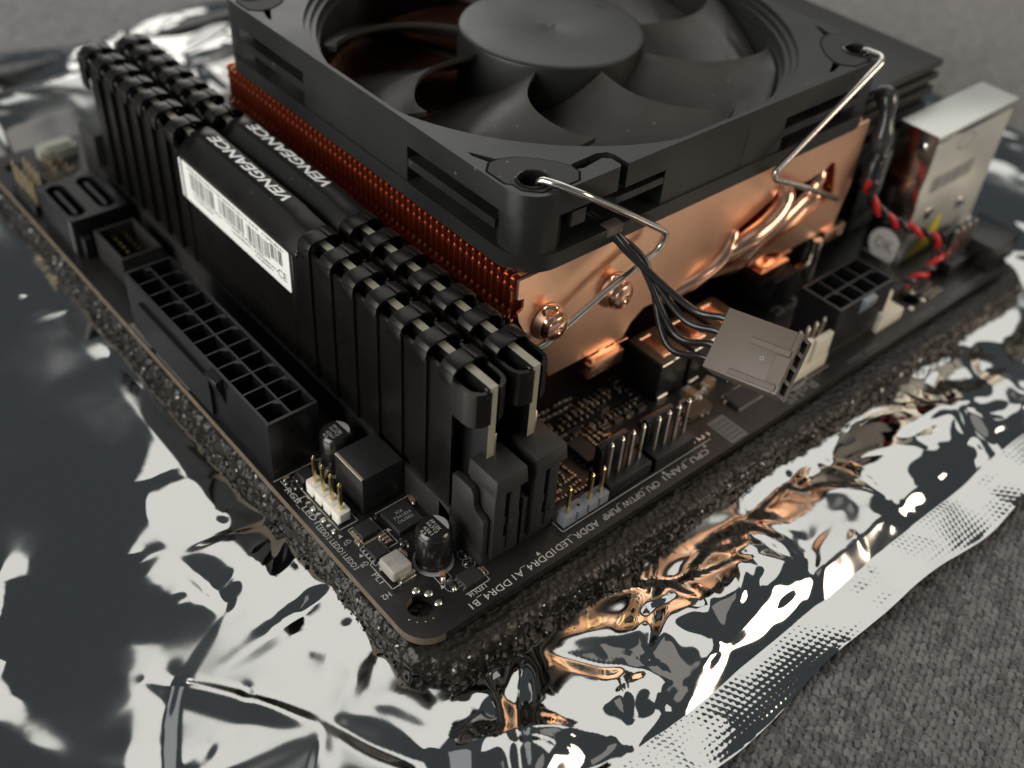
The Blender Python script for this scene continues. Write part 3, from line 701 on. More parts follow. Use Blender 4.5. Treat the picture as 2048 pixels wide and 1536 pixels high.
chip(45.8, 49.4, 12.0, 17.9, 1.5, 'WE', name='eight_lead_chip', pitch=1.3); chip(4.6, 7.0, 38.6, 41.4, 0.8, 'W', pitch=0.45)

# ---- pin headers
def header(x, y, n_, d, base, pinm, hb=2.5, ht=8.6, name='pin_header', skip=(), label=None, tall=0.0):
    """d='y' or 'x': direction; pitch 2.54"""
    b = MB(M[base], M['hole'])
    for i in range(n_):
        c = i*2.54; xx_, yy_ = (x, y+c) if d == 'y' else (x+c, y)
        a, bb = (1.22, 1.24) if d == 'y' else (1.24, 1.22)
        poly = [(xx_-a+0.3, yy_-bb), (xx_+a-0.3, yy_-bb), (xx_+a, yy_-bb+0.3), (xx_+a, yy_+bb-0.3), (xx_+a-0.3, yy_+bb), (xx_-a+0.3, yy_+bb), (xx_-a, yy_+bb-0.3), (xx_-a, yy_-bb+0.3)]
        b.prism(poly, 0.55, hb)
        b.box(xx_-a, xx_-a+0.55, yy_-bb+0.3, yy_+bb-0.3, 0.02, 0.56); b.box(xx_+a-0.55, xx_+a, yy_-bb+0.3, yy_+bb-0.3, 0.02, 0.56)
        if i in skip: b.cyl(xx_, yy_, hb, hb+0.01, 0.3, 12, 1)
    o = b.build(name, mb, bev=0.1)
    if label: tag(o, label)
    for i in range(n_):
        if i in skip: continue
        c = i*2.54; xx_, yy_ = (x, y+c) if d == 'y' else (x+c, y); w_ = 0.29
        p = MB(M[pinm]); p.box(xx_-w_, xx_+w_, yy_-w_, yy_+w_, hb-0.3, ht-0.5); p.box(xx_-w_, xx_+w_, yy_-w_, yy_+w_, ht-0.5, ht, 0, (0.16, 0.16, 0.16, 0.16)); p.build('pin', o, bev=0.05, seg=1)
    return o
header(5.15, 28.25, 4, 'y', 'white', 'gold', label='white four pin header at the left board edge')
header(34.3, 5.2, 4, 'x', 'blue', 'gold', skip=(1,), label='blue grey header with one missing pin')
# black four pin fan headers with a keyed rear wall
def fan_header(x, y, m='plastic', wall_back=True, label=None, pins=4, pinm='solder', L=10.1):
    b = MB(M[m]); b.box(x, x+L, y, y+5.4, 0.05, 3.1)
    if wall_back:
        b.box(x+0.7, x+7.6, y+4.3, y+5.35, 3.1, 8.6); b.box(x+0.7, x+1.3, y+3.7, y+4.3, 3.1, 8.0)
    else:
        b.box(x+4.6, x+L-0.2, y+0.05, y+1.15, 3.1, 8.4); b.box(x+0.5, x+3.2, y+0.05, y+1.15, 3.1, 9.6)
    o = b.build('fan_header', mb, bev=0.12)
    if label: tag(o, label)
    for i in range(pins):
        p = MB(M[pinm]); px, py = x+1.25+2.54*i, y+2.3; p.box(px-0.3, px+0.3, py-0.3, py+0.3, 3.0, 10.6); p.box(px-0.3, px+0.3, py-0.3, py+0.3, 10.6, 11.2, 0, (0.17, 0.17, 0.17, 0.17)); p.build('pin', o, bev=0.05, seg=1)
    return o
fan_header(43.5, 4.3, label='black fan header next to the blue grey header'); fan_header(54.6, 4.0, label='black fan header nearer the copper chokes')
fan_header(93.6, 4.1, 'cream', False, label='cream fan header behind the loose fan plug')
fan_header(151.0, 5.8, label='black fan header at the far board corner')
t = MB(M['cream']); t.box(120.5, 129.5, 3.6, 8.0, 0.05, 2.8); t.box(120.5, 129.5, 7.0, 8.0, 2.8, 5.2); t.box(120.5, 121.3, 3.6, 7.0, 2.8, 5.0); t.build('small_connector', mb, bev=0.25)
t = MB(M['palegreen']); t.box(11.0, 19.5, 160.5, 165.0, 0.05, 3.0); t.box(12, 18.5, 161.2, 164.2, 3.0, 3.8); tag(t.build('small_connector', mb, bev=0.3), 'pale blurred connector at the far left corner')
t = MB(M['plastic']); t.box(131.0, 135.6, 7.4, 11.4, 0.05, 4.2); t.build('small_connector', mb, bev=0.2)
t = MB(M['plastic']); t.box(160.4, 172, 1.9, 12.5, 0.05, 6.0); t.box(161.5, 171.0, 1.6, 1.95, 1.5, 5.0); tag(t.build('audio_jack', mb, bev=0.4), 'black jack block at the far right corner')

# ---- serial ata pair, internal usb socket, front panel pins
v, f = curve_shape([rrect(1.6, 14.6, 121.6, 138.4, 1.2), rrect(2.7, 6.6, 123.0, 137.0, 1.9), rrect(9.2, 13.1, 123.0, 137.0, 1.9)], 0, 8.6)
b = MB(M['plastic']); b.add(v, f); b.box(4.1, 5.1, 124.8, 135.2, 0, 8.2); b.box(10.6, 11.6, 124.8, 135.2, 0, 8.2); b.box(2.6, 13.2, 122.6, 137.4, 0.02, 1.0)
b.box(3, 5, 119.6, 121.7, 0, 5); tag(b.build('data_socket', mb, bev=0.15, seg=1), 'black double slot data socket at the left board edge')
b = MB(M['slot'], M['hole']); b.box(5.4, 6.1, 106.5, 119.4, 0, 6.5); b.box(13.6, 14.3, 106.5, 119.4, 0, 6.5); b.box(6.1, 13.6, 118.7, 119.4, 0, 6.5); b.box(6.1, 13.6, 106.5, 107.2, 0, 6.5); b.box(6.1, 13.6, 107.2, 118.7, 0, 0.6, 1)
o = b.build('shrouded_socket', mb, bev=0.1, seg=1)
for i in range(6):
    for j in range(2):
        p = MB(M['gold']); p.box(8.2+j*2.4, 8.7+j*2.4, 108.4+i*1.8, 108.9+i*1.8, 0.5, 5.2); p.build('pin', o, smooth=0)
def pin_block(x0, y0, nx, ny, nm='pin_header', skip=()):
    b = MB(M['plastic'])
    b.box(x0-1.2, x0+2.54*(nx-1)+1.2, y0-1.2, y0+2.54*(ny-1)+1.2, 0.02, 2.3); o = b.build(nm, mb, bev=0.12, seg=1)
    for i in range(nx):
        for j in range(ny):
            if (i, j) in skip: continue
            p = MB(M['oldpin']); p.box(x0+2.54*i-0.22, x0+2.54*i+0.22, y0+2.54*j-0.22, y0+2.54*j+0.22, 2.2, 8.0); p.build('pin', o, bev=0.08, seg=1)
    return o
pin_block(2.2, 142.4, 2, 5, skip=((1, 0),)); pin_block(8.6, 145.0, 2, 4)

# ---- small surface mounted parts sharing three meshes
def smd_mesh(l, w_, h, body):
    b = MB(M[body], M['solder']); e = l*0.24
    b.box(-l/2+e, l/2-e, -w_/2, w_/2, 0.04, h); b.box(-l/2, -l/2+e, -w_/2-0.02, w_/2+0.02, 0.02, h+0.03, 1); b.box(l/2-e, l/2, -w_/2-0.02, w_/2+0.02, 0.02, h+0.03, 1)
    b.lathe(-l/2-0.06, 0, [(w_*0.52, 0.01), (w_*0.46, h*0.45), (w_*0.3, h*0.8), (0.05, h*0.98)], 10, 1); b.lathe(l/2+0.06, 0, [(w_*0.52, 0.01), (w_*0.46, h*0.45), (w_*0.3, h*0.8), (0.05, h*0.98)], 10, 1)
    return b.mesh('smd', bev=0.03, seg=1)
SM = {('c', 0): smd_mesh(1.0, 0.52, 0.5, 'tan'), ('c', 1): smd_mesh(1.6, 0.82, 0.8, 'tan'), ('c', 2): smd_mesh(3.2, 1.9, 1.7, 'tan'), ('r', 0): smd_mesh(1.0, 0.52, 0.34, 'chip'), ('r', 1): smd_mesh(1.6, 0.8, 0.45, 'chip')}
placed = []
def smd(k, s_, x, y, rot=0):
    placed.append((x, y)); return inst(SM[(k, s_)], {'c': 'chip_capacitor', 'r': 'chip_resistor'}[k], mb, (x, y, 0), math.radians(rot))
for a in [('c', 0, 2.75, 41.2, 20), ('r', 0, 3.9, 40.3, 90), ('r', 0, 2.75, 38.9, 90), ('r', 0, 3.6, 38.3, 90), ('r', 0, 2.6, 40.2, 0), ('r', 1, 2.55, 33.5, 90), ('r', 1, 2.55, 30.4, 90), ('r', 1, 2.55, 27.3, 90),
          ('c', 1, 16.6, 24.3, 70), ('r', 0, 17.2, 22.5, 90), ('c', 0, 17.4, 25.6, 90), ('c', 0, 8.4, 21.1, 0), ('c', 0, 8.4, 20.3, 0), ('c', 0, 8.4, 19.5, 0), ('c', 0, 4.25, 22.3, 90), ('r', 0, 10.0, 18.3, 60), ('r', 0, 9.4, 17.3, 30),
          ('r', 0, 10.5, 17.4, 80), ('c', 0, 8.5, 16.6, 0), ('c', 0, 9.0, 15.9, 90), ('r', 0, 16.45, 10.1, 90), ('r', 0, 16.0, 8.3, 0), ('c', 0, 16.5, 5.7, 90), ('c', 1, 11.0, 8.7, 60), ('r', 1, 11.1, 6.4, 80),
          ('c', 0, 17.2, 12.3, 90), ('c', 0, 17.3, 15.1, 90), ('r', 0, 14.6, 40.6, 90), ('r', 0, 14.2, 42.6, 90), ('c', 0, 13.4, 44.4, 0), ('c', 1, 8.1, 37.7, 40),
          ('c', 2, 79.0, 13.6, 15), ('c', 2, 74.4, 13.6, 100), ('r', 1, 66.1, 4.8, 0), ('r', 1, 68.6, 4.7, 0), ('c', 2, 86.5, 11.9, 20), ('c', 1, 52.3, 10.3, 10)]: smd(*a)
# rows between the memory and the copper chokes
for (x0_, y0_, nx, ny, dx, dy, rot) in ((33.2, 22.5, 6, 2, 1.5, 1.6, 90), (33.5, 26.0, 12, 1, 1.3, 1.5, 0), (44.0, 25.8, 9, 2, 1.4, 1.5, 0), (47.5, 19.0, 4, 2, 1.4, 1.4, 0), (50.8, 16.2, 3, 3, 1.3, 1.3, 90), (66.0, 19.5, 1, 6, 1.3, 1.4, 0), (54.0, 19.2, 9, 1, 1.3, 1.4, 90), (54.6, 23.2, 8, 2, 1.4, 1.5, 90), (69.2, 13.6, 4, 1, 1.4, 1.3, 0), (84.5, 12.8, 4, 2, 1.4, 1.4, 30), (40.5, 9.0, 2, 3, 1.5, 1.4, 0), (34.5, 27.8, 9, 2, 1.6, 2.0, 90), (44.2, 22.2, 10, 2, 1.5, 1.5, 90), (33.0, 9.4, 4, 3, 1.6, 1.4, 0), (39.0, 12.2, 3, 4, 1.7, 1.5, 90), (51.0, 12.6, 3, 3, 1.5, 1.4, 90),
                                        (60.0, 9.3, 6, 2, 1.7, 1.3, 0), (72.5, 8.8, 7, 1, 1.6, 1.4, 20), (80.0, 8.6, 4, 2, 1.5, 1.3, 0), (36.5, 17.8, 5, 2, 1.6, 1.5, 0), (141, 4.5, 4, 3, 1.5, 1.5, 90), (10, 152, 4, 3, 1.8, 1.7, 0), (17, 66, 1, 24, 1, 2.6, 90)):
    for i in range(nx):
        for j in range(ny):
            if rnd.random() < 0.12: continue
            smd('r' if rnd.random() < 0.72 else 'c', 0, x0_+i*dx+rnd.uniform(-0.15, 0.15), y0_+j*dy+rnd.uniform(-0.15, 0.15), rot)
def array_mesh():
    b = MB(M['chip'], M['solder']); b.box(-1.0, 1.0, -0.4, 0.4, 0.05, 0.5)
    for i in range(4):
        for s_ in (-1, 1): b.box(-0.9+i*0.5, -0.6+i*0.5, s_*0.4-0.16, s_*0.4+0.16, 0.01, 0.53, 1)
    return b.mesh('array', bev=0.03, seg=1)
AR = array_mesh()
for (x, y, rz) in ((55.4, 17.4, 0), (58.6, 17.5, 0), (61.5, 17.5, 0), (64.5, 17.3, 0), (58.7, 21.3, 0), (62.0, 25.0, 0), (50.2, 20.0, 0), (37.4, 20.9, 90), (37.4, 23.0, 90)): inst(AR, 'resistor_array', mb, (x, y, 0), math.radians(rz))
for i in range(46):      # vias and test points
    x, y = rnd.uniform(33, 66), rnd.uniform(9, 31)
    if any(abs(x-a)+abs(y-c) < 1.2 for a, c in placed) or (45 < x < 50 and 11 < y < 19): continue
    t = MB(M['gold']); t.cyl(x, y, 0, 0.03, 0.2, 10); t.build('test_pad', mb, smooth=0); placed.append((x, y))
for i in range(9): blob(16.2, 91+i*2.4, 0.42, 0.2, M['solder'])
chip(33.4, 37.4, 12.6, 16.6, 0.9, 'NS', pitch=0.5); chip(53.5, 58.3, 10.0, 13.4, 0.9, '', m='brown'); chip(61, 66.5, 11.2, 14.6, 1.0, 'S', m='brown', pitch=0.4); chip(79, 86, 5.6, 9.6, 0.9, 'S', pitch=0.4); chip(69.0, 75.5, 8.9, 12.0, 1.1, 'N', m='brown', pitch=0.45)

# ---- vrm chokes
def vrm_choke(x0, y0, label=None):
    c = MB(M['choke'], M['brown']); c.box(x0, x0+7.4, y0, y0+9.3, 0.2, 8.6); c.box(x0+0.1, x0+7.3, y0+0.1, y0+9.2, 8.6, 9.0, 1); o = c.build('power_choke', mb, bev=0.12)
    if label: tag(o, label)
    g = MB(M['pipe'], M['solder']); g.box(x0+2.2, x0+4.6, y0+2.0, y0+8.0, 8.98, 9.05); g.box(x0+2.0, x0+4.9, y0+1.6, y0+2.5, 8.98, 9.16, 1); g.box(x0+2.0, x0+4.9, y0+7.7, y0+8.3, 8.98, 9.12, 1); g.build('top_contact', o, bev=0.04, seg=1)
    g = MB(M['solder']); g.box(x0+0.3, x0+3.0, y0-0.25, y0+0.3, 0.02, 0.9); g.box(x0+0.2, x0+3.1, y0-0.06, y0+0.1, 8.55, 8.7); g.box(x0+3.5, x0+7.2, y0-0.06, y0+0.1, 8.75, 8.95); g.build('terminal', o, bev=0.05, seg=1)
vrm_choke(68.0, 16.8, 'black choke with copper coloured top contact in front of the cooler'); vrm_choke(76.3, 16.4); vrm_choke(84.6, 16.4)
ring = MB(M['mask'])
bl = MB(M['plastic']); bl.box(58, 108, 45, 95, 0.02, 6.5); bl.build('processor_socket', mb, bev=0.3)
bl = MB(M['choke']); bl.box(108, 116, 22, 110, 0.05, 7.5); bl.build('regulator_block', mb, bev=0.3)
for (x, y) in ((127.5, 31.5),):
    c = MB(M['capcan'], M['captop']); c.lathe(x, y, [(3.6, 0.1), (3.9, 0.6), (3.9, 9.4), (3.5, 10)], 32); c.build('capacitor', mb, smooth=40)

# ---- memory sockets with their end latches
def dimm_slot(dx):
    b = MB(M['slot'])
    b.box(16.9+dx, 20.0+dx, 14.5, 142, 0.02, 6.6); b.box(22.1+dx, 24.4+dx, 14.5, 142, 0.02, 6.6); b.box(20.0+dx, 22.1+dx, 14.5, 142, 0.02, 2.6)
    b.prism([(17.5, 0.02), (17.5, 6.4), (6.45, 2.0), (6.45, 0.02)], 16.9+dx, 24.5+dx, 'x')
    b.prism([(14.4, 0.02), (14.4, 15.1), (12.6, 15.4), (9.9, 15.4), (9.2, 14.6), (9.0, 12.2), (8.3, 11.2), (6.5, 10.6), (6.5, 0.02)], 17.0+dx, 18.2+dx, 'x')
    b.prism([(14.4, 0.02), (14.4, 13.0), (9.0, 12.0), (6.5, 8.0), (6.5, 0.02)], 23.6+dx, 24.5+dx, 'x')
    b.box(17.2+dx, 24.2+dx, 142, 150, 0.02, 14)
    o = b.build('memory_socket', mb, bev=0.12)
    l = MB(M['slot'])
    l.box(18.0+dx, 24.4+dx, 5.1, 12.0, 16.4, 19.7, 0, (0.25, 0.25, 0.3, 0.1))
    l.box(18.4+dx, 20.6+dx, 5.7, 11.8, 1.6, 16.45); l.box(21.5+dx, 23.5+dx, 5.7, 11.8, 2.2, 16.45); l.box(20.6+dx, 21.5+dx, 6.8, 11.8, 3, 16.4); l.box(18.5+dx, 23.4+dx, 6.0, 11, 1.0, 5.0)
    l.box(20.7+dx, 21.4+dx, 6.1, 7.0, 7.5, 9.5); l.box(22.1+dx, 22.8+dx, 5.45, 5.8, 5.2, 6.4)
    lo = l.build('latch', o, bev=0.22)
    c = MB(M['gold'])
    for i in range(46): c.box(22.0+dx, 22.12+dx, 16+i*0.85, 16.4+i*0.85, 5.6, 6.62)
    c.build('contact', o, smooth=0)
    return o
tag(dimm_slot(0), 'memory socket nearer the long power socket'); tag(dimm_slot(8.1), 'memory socket nearer the copper cooler')
# tall metal shield near the rear ports
sh = MB(M['shield2'], M['shield']); sh.box(143.6, 174.5, 15.6, 24.3, 0.05, 32.6); sh.box(143.3, 174.8, 15.3, 24.6, 32.6, 32.95)
sh.box(143.35, 143.62, 16.3, 23.7, 0.05, 1.0); sho = sh.build('metal_shield', mb, bev=0.25)
for p in sho.data.polygons:
    if p.normal.x < -0.8: p.material_index = 1  # mirror copy on the left face so it reads dark
tag(sho, 'tall silver metal shield with stickers beside the rear ports')
t = MB(M['shield']); t.lathe(0, 0, [(0.95, 0), (0.9, 0.35), (0.5, 0.6)], 18); t.v = [(143.6-v[2], 17.9+v[0], 29.6+v[1]) for v in t.v]; t.build('rivet', sho)
def disc_x(x, y, z, r_, m, nm, par, n_=30):
    t = MB(M[m]); t.add([(x, y+r_*math.cos(a), z+r_*math.sin(a)) for a in np.linspace(0, 2*math.pi, n_, endpoint=False)], [tuple(range(n_))]); return t.build(nm, par, smooth=0, recalc=False)
disc_x(143.5, 19.0, 4.4, 4.0, 'oksticker', 'round_sticker', sho)
k = MB(M['ink']); vs, fs = text_fit('OK', 4.4, 2.9, 0.01, off=-0.01); k.add(place(vs, (143.42, 19.2, 4.6), (0, -1, 0), (0, 0, 1)), fs); k.build('printed_text', sho, smooth=0, recalc=False)
t = MB(M['shield']); t.box(143.4, 174.7, 15.2, 15.6, 31.0, 32.7); t.box(143.4, 144.0, 15.2, 15.6, 0.1, 31.0); t.box(150, 153, 15.25, 15.55, 10.5, 13); t.box(164, 167, 15.25, 15.55, 8.5, 11); t.build('folded_edge', sho, bev=0.12)
t = MB(M['yellow']); t.add([(147.8, 15.56, 0.2), (159.5, 15.56, 1.2), (158.6, 15.56, 9.9)], [(0, 1, 2)]); t.build('triangle_sticker', sho, smooth=0, recalc=False)
lg = MB(M['inkgrey'])
e = [(157+3.4*math.cos(a), 28+2.0*math.sin(a)) for a in np.linspace(0, 2*math.pi, 40, endpoint=False)]; e2 = [(157+3.0*math.cos(a), 28+1.7*math.sin(a)) for a in np.linspace(0, 2*math.pi, 40, endpoint=False)]
for i in range(40):
    j = (i+1) % 40; lg.add([(e[i][0], 15.55, e[i][1]), (e[j][0], 15.55, e[j][1]), (e2[j][0], 15.55, e2[j][1]), (e2[i][0], 15.55, e2[i][1])], [(0, 1, 2, 3)])
bx_ = 148.0
while bx_ < 165:
    wd = rnd.choice((0.15, 0.25, 0.45)); lg.add([(bx_, 15.55, 17.5), (bx_+wd, 15.55, 17.5), (bx_+wd, 15.55, 21.5), (bx_, 15.55, 21.5)], [(0, 1, 2, 3)]); bx_ += wd+rnd.choice((0.2, 0.3, 0.4))
tag(lg.build('barcode_print', sho, smooth=0, recalc=False), None, kind='stuff')

# ------------------------------------------------------------------ memory modules
XC = 20.75
mm = thing('memory_module', 'outer black memory module with white barcode label, nearer the long power socket', 'memory module', (XC, 77, 2.8), 'black ribbed memory modules')
b = MB(M['modpcb'], M['epoxy'])
b.prism([(10.2, 2.8), (143.4, 2.8), (143.4, 33.9), (99.0, 33.9), (97.5, 31.5), (59.5, 31.5), (58.0, 33.9), (10.2, 33.9)], 20.05, 21.45, 'x')
bo = b.build('circuit_board', mm, smooth=0)
for p in bo.data.polygons:
    if abs(p.normal.x) < 0.5: p.material_index = 1
t = MB(M['gold'], M['hole']); t.lathe(0, 0, [(0.55, 0), (0.5, 0.1)], 16); t.lathe(0, 0, [(0.3, 0.1), (0.28, 0.12)], 14, 1); t.v = [(20.05-v[2], 11.35+v[0], 32.6+v[1]) for v in t.v]; t.build('board_eyelet', bo)
t = MB(M['solder']); t.box(21.45, 22.0, 10.3, 11.6, 18.5, 24.0); t.build('board_component', bo, bev=0.2)
PITCH = 6.35
SC = [17.1+PITCH*k for k in range(7)]; SF = [138.6-6.05*k for k in range(6)]+[101.2]   # strap centres
def shell(sgn):
    """one heat spreader half: fluted plate with a collar round the near and far ends"""
    def X(d): return XC+sgn*d
    b = MB(M['anod']); st = []
    for k in range(7):
        y0 = 15.3+PITCH*k
        st += [(y0, 3.50), (y0+0.25, 3.52), (y0+PITCH-0.35, 3.02), (y0+PITCH-0.02, 3.02)]
    st += [(59.6, 3.02), (60.2, 3.40), (96.6, 3.40), (97.2, 3.05)]
    for k in range(7):
        y0 = 97.3+5.86*k
        st += [(y0, 3.55), (y0+0.25, 3.58), (y0+5.86-0.35, 2.75), (y0+5.86-0.02, 2.75)]
    n = len(st); ztop = []
    for (y, d) in st: ztop.append(30.6 if 57.8 < y < 98.6 else 33.2)
    vs = []; fs = []
    for (y, d), zt in zip(st, ztop): vs += [(X(d), y, 4.6), (X(d), y, zt), (X(d-0.6), y, zt), (X(d-0.6), y, 4.6)]
    for i in range(n-1):
        for k in range(4): j = (k+1) % 4; fs.append((i*4+k, i*4+j, i*4+4+j, i*4+4+k))
    fs += [(0, 1, 2, 3), ((n-1)*4+3, (n-1)*4+2, (n-1)*4+1, (n-1)*4)]
    b.add(vs, fs)
    for (ys, dirn) in ((15.3, -1), (138.3, 1)):     # end collars
        pts = [(3.5, 0), (3.5, 2.4), (3.3, 3.6), (2.7, 4.5), (1.7, 5.0), (0.35 if sgn < 0 else 1.15, 5.15)]
        out = [(X(d), ys+dirn*e) for d, e in pts]; inn = [(X(max(d-0.62, 0.3 if sgn < 0 else 1.1)) if i < 4 else X(pts[i][0]), ys+dirn*(e-(0.0 if i == 0 else 0.2 if i < 3 else 0.55 if i < 4 else 0.62))) for i, (d, e) in enumerate(pts)]
        b.prism(out+inn[::-1], 26.7, 33.2)
    o = b.build('heat_spreader', mm, bev=0.0, smooth=28)
    # straps folded over the top edge
    e0 = -0.55 if sgn < 0 else 0.85
    prof = [(3.52, 31.6), (3.52, 33.2), (3.35, 34.15), (2.75, 34.85), (1.7, 35.2), (e0, 35.3)]
    inn = [(3.0, 31.6), (3.0, 33.1), (2.85, 33.8), (2.4, 34.35), (1.6, 34.65), (e0, 34.7)]
    s_ = MB(M['anod']); s_.prism([(sgn*d, z) for d, z in prof+inn[::-1]], -1.62, 1.62, 'y')
    me = s_.mesh('strap', bev=0.14, smooth=40)
    for yc in SC+SF: inst(me, 'clip_strap', mm, (XC, yc+(0.25 if sgn > 0 else 0), 0))
    return o
left = shell(-1); shell(1)
# smooth bevelled cap between the two ribbed sections
b = MB(M['anod'])
prof = [(-3.4, 30.0), (-3.45, 30.7), (-3.2, 31.2), (-0.15, 34.15), (0.1, 34.3), (3.3, 34.55), (3.6, 34.1), (3.6, 30.0), (3.0, 30.0), (3.0, 33.4), (0.2, 33.4), (-2.9, 30.4)]
def capsec(y, k=1.0): return [(XC+d, y, 30.0+(z-30.0)*k) for d, z in prof]
secs = [capsec(57.7, 0.80), capsec(58.2, 0.86), capsec(62.5, 0.92), capsec(65.0, 1.0), capsec(95.0, 1.0), capsec(98.4, 0.93), capsec(99.3, 0.85)]
vs = [p for s_ in secs for p in s_]; n = len(prof); fs = []
for i in range(len(secs)-1):
    for k in range(n): j = (k+1) % n; fs.append((i*n+k, i*n+j, (i+1)*n+j, (i+1)*n+k))
fs += [tuple(range(n)), tuple(range((len(secs)-1)*n, len(secs)*n))]
b.add(vs, fs); capo = b.build('top_cap', mm, bev=0.12, smooth=40)
k = MB(M['sticker']); vs, fs = text_fit('VENGEANCE', 26.4, 1.95, 0.01, 0.36, 0.024)
xd = (0, 1, 0); yd = (-1, 0, -0.078); k.add(place(vs, (XC+1.75, 81.3, 34.50), xd, yd), fs); k.build('printed_text', capo, smooth=0, recalc=False)
# barcode label on the outer face
lb = MB(M['sticker']); lb.prism(rrect(59.9, 98.6, 21.6, 30.0, 0.35, 3), 17.22, 17.34, 'x'); lbo = lb.build('barcode_label', left, smooth=30)
k = MB(M['ink']); fx = 17.205
def q(y0, y1, z0, z1): k.add([(fx, y0, z0), (fx, y1, z0), (fx, y1, z1), (fx, y0, z1)], [(0, 1, 2, 3)])
lr = random.Random(11)
for (ya, yb, z0, z1) in ((94.5, 85.5, 24.9, 28.6), (84.0, 75.5, 25.2, 28.6), (74.0, 66.8, 25.0, 28.4), (66.0, 62.2, 25.8, 28.8)):
    y = ya
    while y > yb:
        wd = lr.choice((0.13, 0.13, 0.22, 0.38)); q(y-wd, y, z0, z1); y -= wd+lr.choice((0.16, 0.16, 0.28, 0.4))
def scrib(y0, y1, z, h):
    y = y0
    while y > y1:
        wd = lr.uniform(0.18, 0.4); q(y-wd, y, z+lr.uniform(0, h*0.25), z+h*lr.uniform(0.7, 1)); y -= wd+lr.choice((0.12, 0.12, 0.35))
for (a, c, z) in ((95.5, 70, 29.0), (94, 83, 24.2), (82, 68, 24.4), (94, 87, 23.3), (80, 73, 23.4), (72, 64.2, 23.6), (68.5, 61.8, 29.1), (71.5, 66.0, 22.8)): scrib(a, c, z, 0.5)
vs, fs = text_fit('CE', 2.9, 1.7, 0.002); k.add(place(vs, (fx, 62.6, 23.9), (0, -1, 0), (0, 0, 1)), fs)
tag(k.build('barcode_print', left, smooth=0, recalc=False), None, kind='stuff')
m2 = copy_tree(mm); m2.location.x += 8.1*S
m2['label'] = 'inner black memory module standing between the other module and the copper fins'

# ------------------------------------------------------------------ copper cooler
FX, FY = 83.65, 69.9
ck_ = thing('cpu_cooler', 'low copper finned cooler with bent heat pipes under the black fan', 'heatsink', (FX, FY, 6.5))
hole = [(91.5, 24.4), (97.7, 26.6), (102.2, 28.5), (103.4, 30.2), (105.1, 30.3), (107.7, 28.6), (114, 28.9), (118.7, 29.6), (119.8, 30.6), (121.5, 30), (122.8, 27.4), (124.1, 22), (114.2, 18.6), (105.6, 16.4), (98.5, 15.9), (93, 16.2), (90.2, 18.5)]
outl = [(37.3, 36.9), (37.3, 29.6), (38.4, 28.8), (46.2, 12.7), (64.3, 12.5), (66, 15.4), (69, 17.4), (75, 17.3), (85, 16.2), (94, 15.2), (106, 14.4), (112, 12.4), (128, 12.6), (130, 22), (130, 36.9)]
outl_near = [(37.3, 36.9), (37.3, 33.2), (38.6, 33.0), (38.6, 30.8), (37.5, 30.4), (37.9, 28.6), (46.2, 12.7)]+outl[4:]
def fin_mesh(o, th, hole_=None, tabs=True):
    polys = [o]+([hole_] if hole_ else [])
    v, f = curve_shape(polys, -th/2, th/2)
    m_ = MB(M['fin'] if tabs else M['copper'], M['fintop']); m_.add([(x-FX, z, y-20) for x, y, z in v], f)
    if tabs:      # little folded tabs that space the stack
        for (x, z) in ((37.3, 36.3), (37.3, 34.6)): m_.box(x-0.30-FX, x+0.15-FX, -0.72, 0.1, z-0.3-20, z+0.3-20)
        hk = [(37.3, 30.4), (36.9, 29.7), (36.75, 29.0), (37.0, 28.4), (37.8, 28.0), (38.9, 28.1), (38.9, 28.5), (37.9, 28.45), (37.3, 28.75), (37.2, 29.2), (37.5, 29.9)]
        m_.prism([(x-FX, z-20) for x, z in hk], -0.42, 0.2, 'y'); m_.box(37.0-FX, 37.6-FX, -0.75, 0, 28.2-20, 28.8-20)
        m_.box(38.5-FX, 129-FX, -0.8, 0, 36.75-20, 36.93-20, 1)  # lip added to show as bright lines below the fan
    return m_.mesh('fin', bev=0.0, smooth=30)
F0 = fin_mesh(outl_near, 0.5, hole, tabs=False); F1 = fin_mesh(outl, 0.32, hole); F2 = fin_mesh(outl, 0.32)
for i in range(57):
    y = 24.55+1.6*i
    o = inst(F0 if i == 0 else (F1 if i < 9 else F2), 'fin', ck_, (FX, y, 20))
    if i == 0: o['label'] = 'broad flat front copper plate facing the board edge'
cb = MB(M['copper']); cb.box(62, 106, 42, 98, 6.5, 12.0); cb.build('base_block', ck_, bev=0.4)
def lug(x0, x1, nm='mounting_lug'):
    b = MB(M['pipe']); b.box(x0, x1, 22.6, 27.0, 8.4, 11.6); b.box(x0+0.6, x1+2.4, 24.0, 44, 11.6, 12.2); o = b.build(nm, ck_, bev=0.25)
    s_ = MB(M['copper'], M['hole']); xm = (x0+x1)/2; s_.box(xm-0.9, xm+0.9, 24.1, 25.0, 11.5, 12.9); s_.box(x0+0.8, x0+1.8, 23.0, 24.8, 11.5, 12.3); s_.box(x1-1.5, x1-0.9, 24.0, 25.2, 11.5, 12.6); tag(s_.build('lug_bur', o, bev=0.15), None, kind='stuff')
lug(54.6, 63.4); lug(102.6, 111.6)
def pipe(path, r_, end=False):
    P = smoothpath(path, 7); b = MB(M['pipe'])
    b.tube(P, r_, 20); return b.build('heat_pipe', ck_, smooth=60)
pipe([(86, 50, 9.3), (87.5, 36, 9.6), (89.0, 27, 16.8), (93.0, 22.9, 22.4), (99.1, 22.3, 24.8), (103.6, 22.9, 27.0), (105.5, 25.0, 29.2), (106, 34, 30), (106, 60, 30)], 2.05)
pipe([(97, 50, 9.3), (97, 36, 9.6), (97.5, 27.2, 12.8), (103.8, 25.4, 18.9), (112, 25.4, 22.6), (117.8, 26.0, 25.4), (119.8, 27, 27.5), (120, 36, 28.3), (120, 60, 28.3)], 1.75)
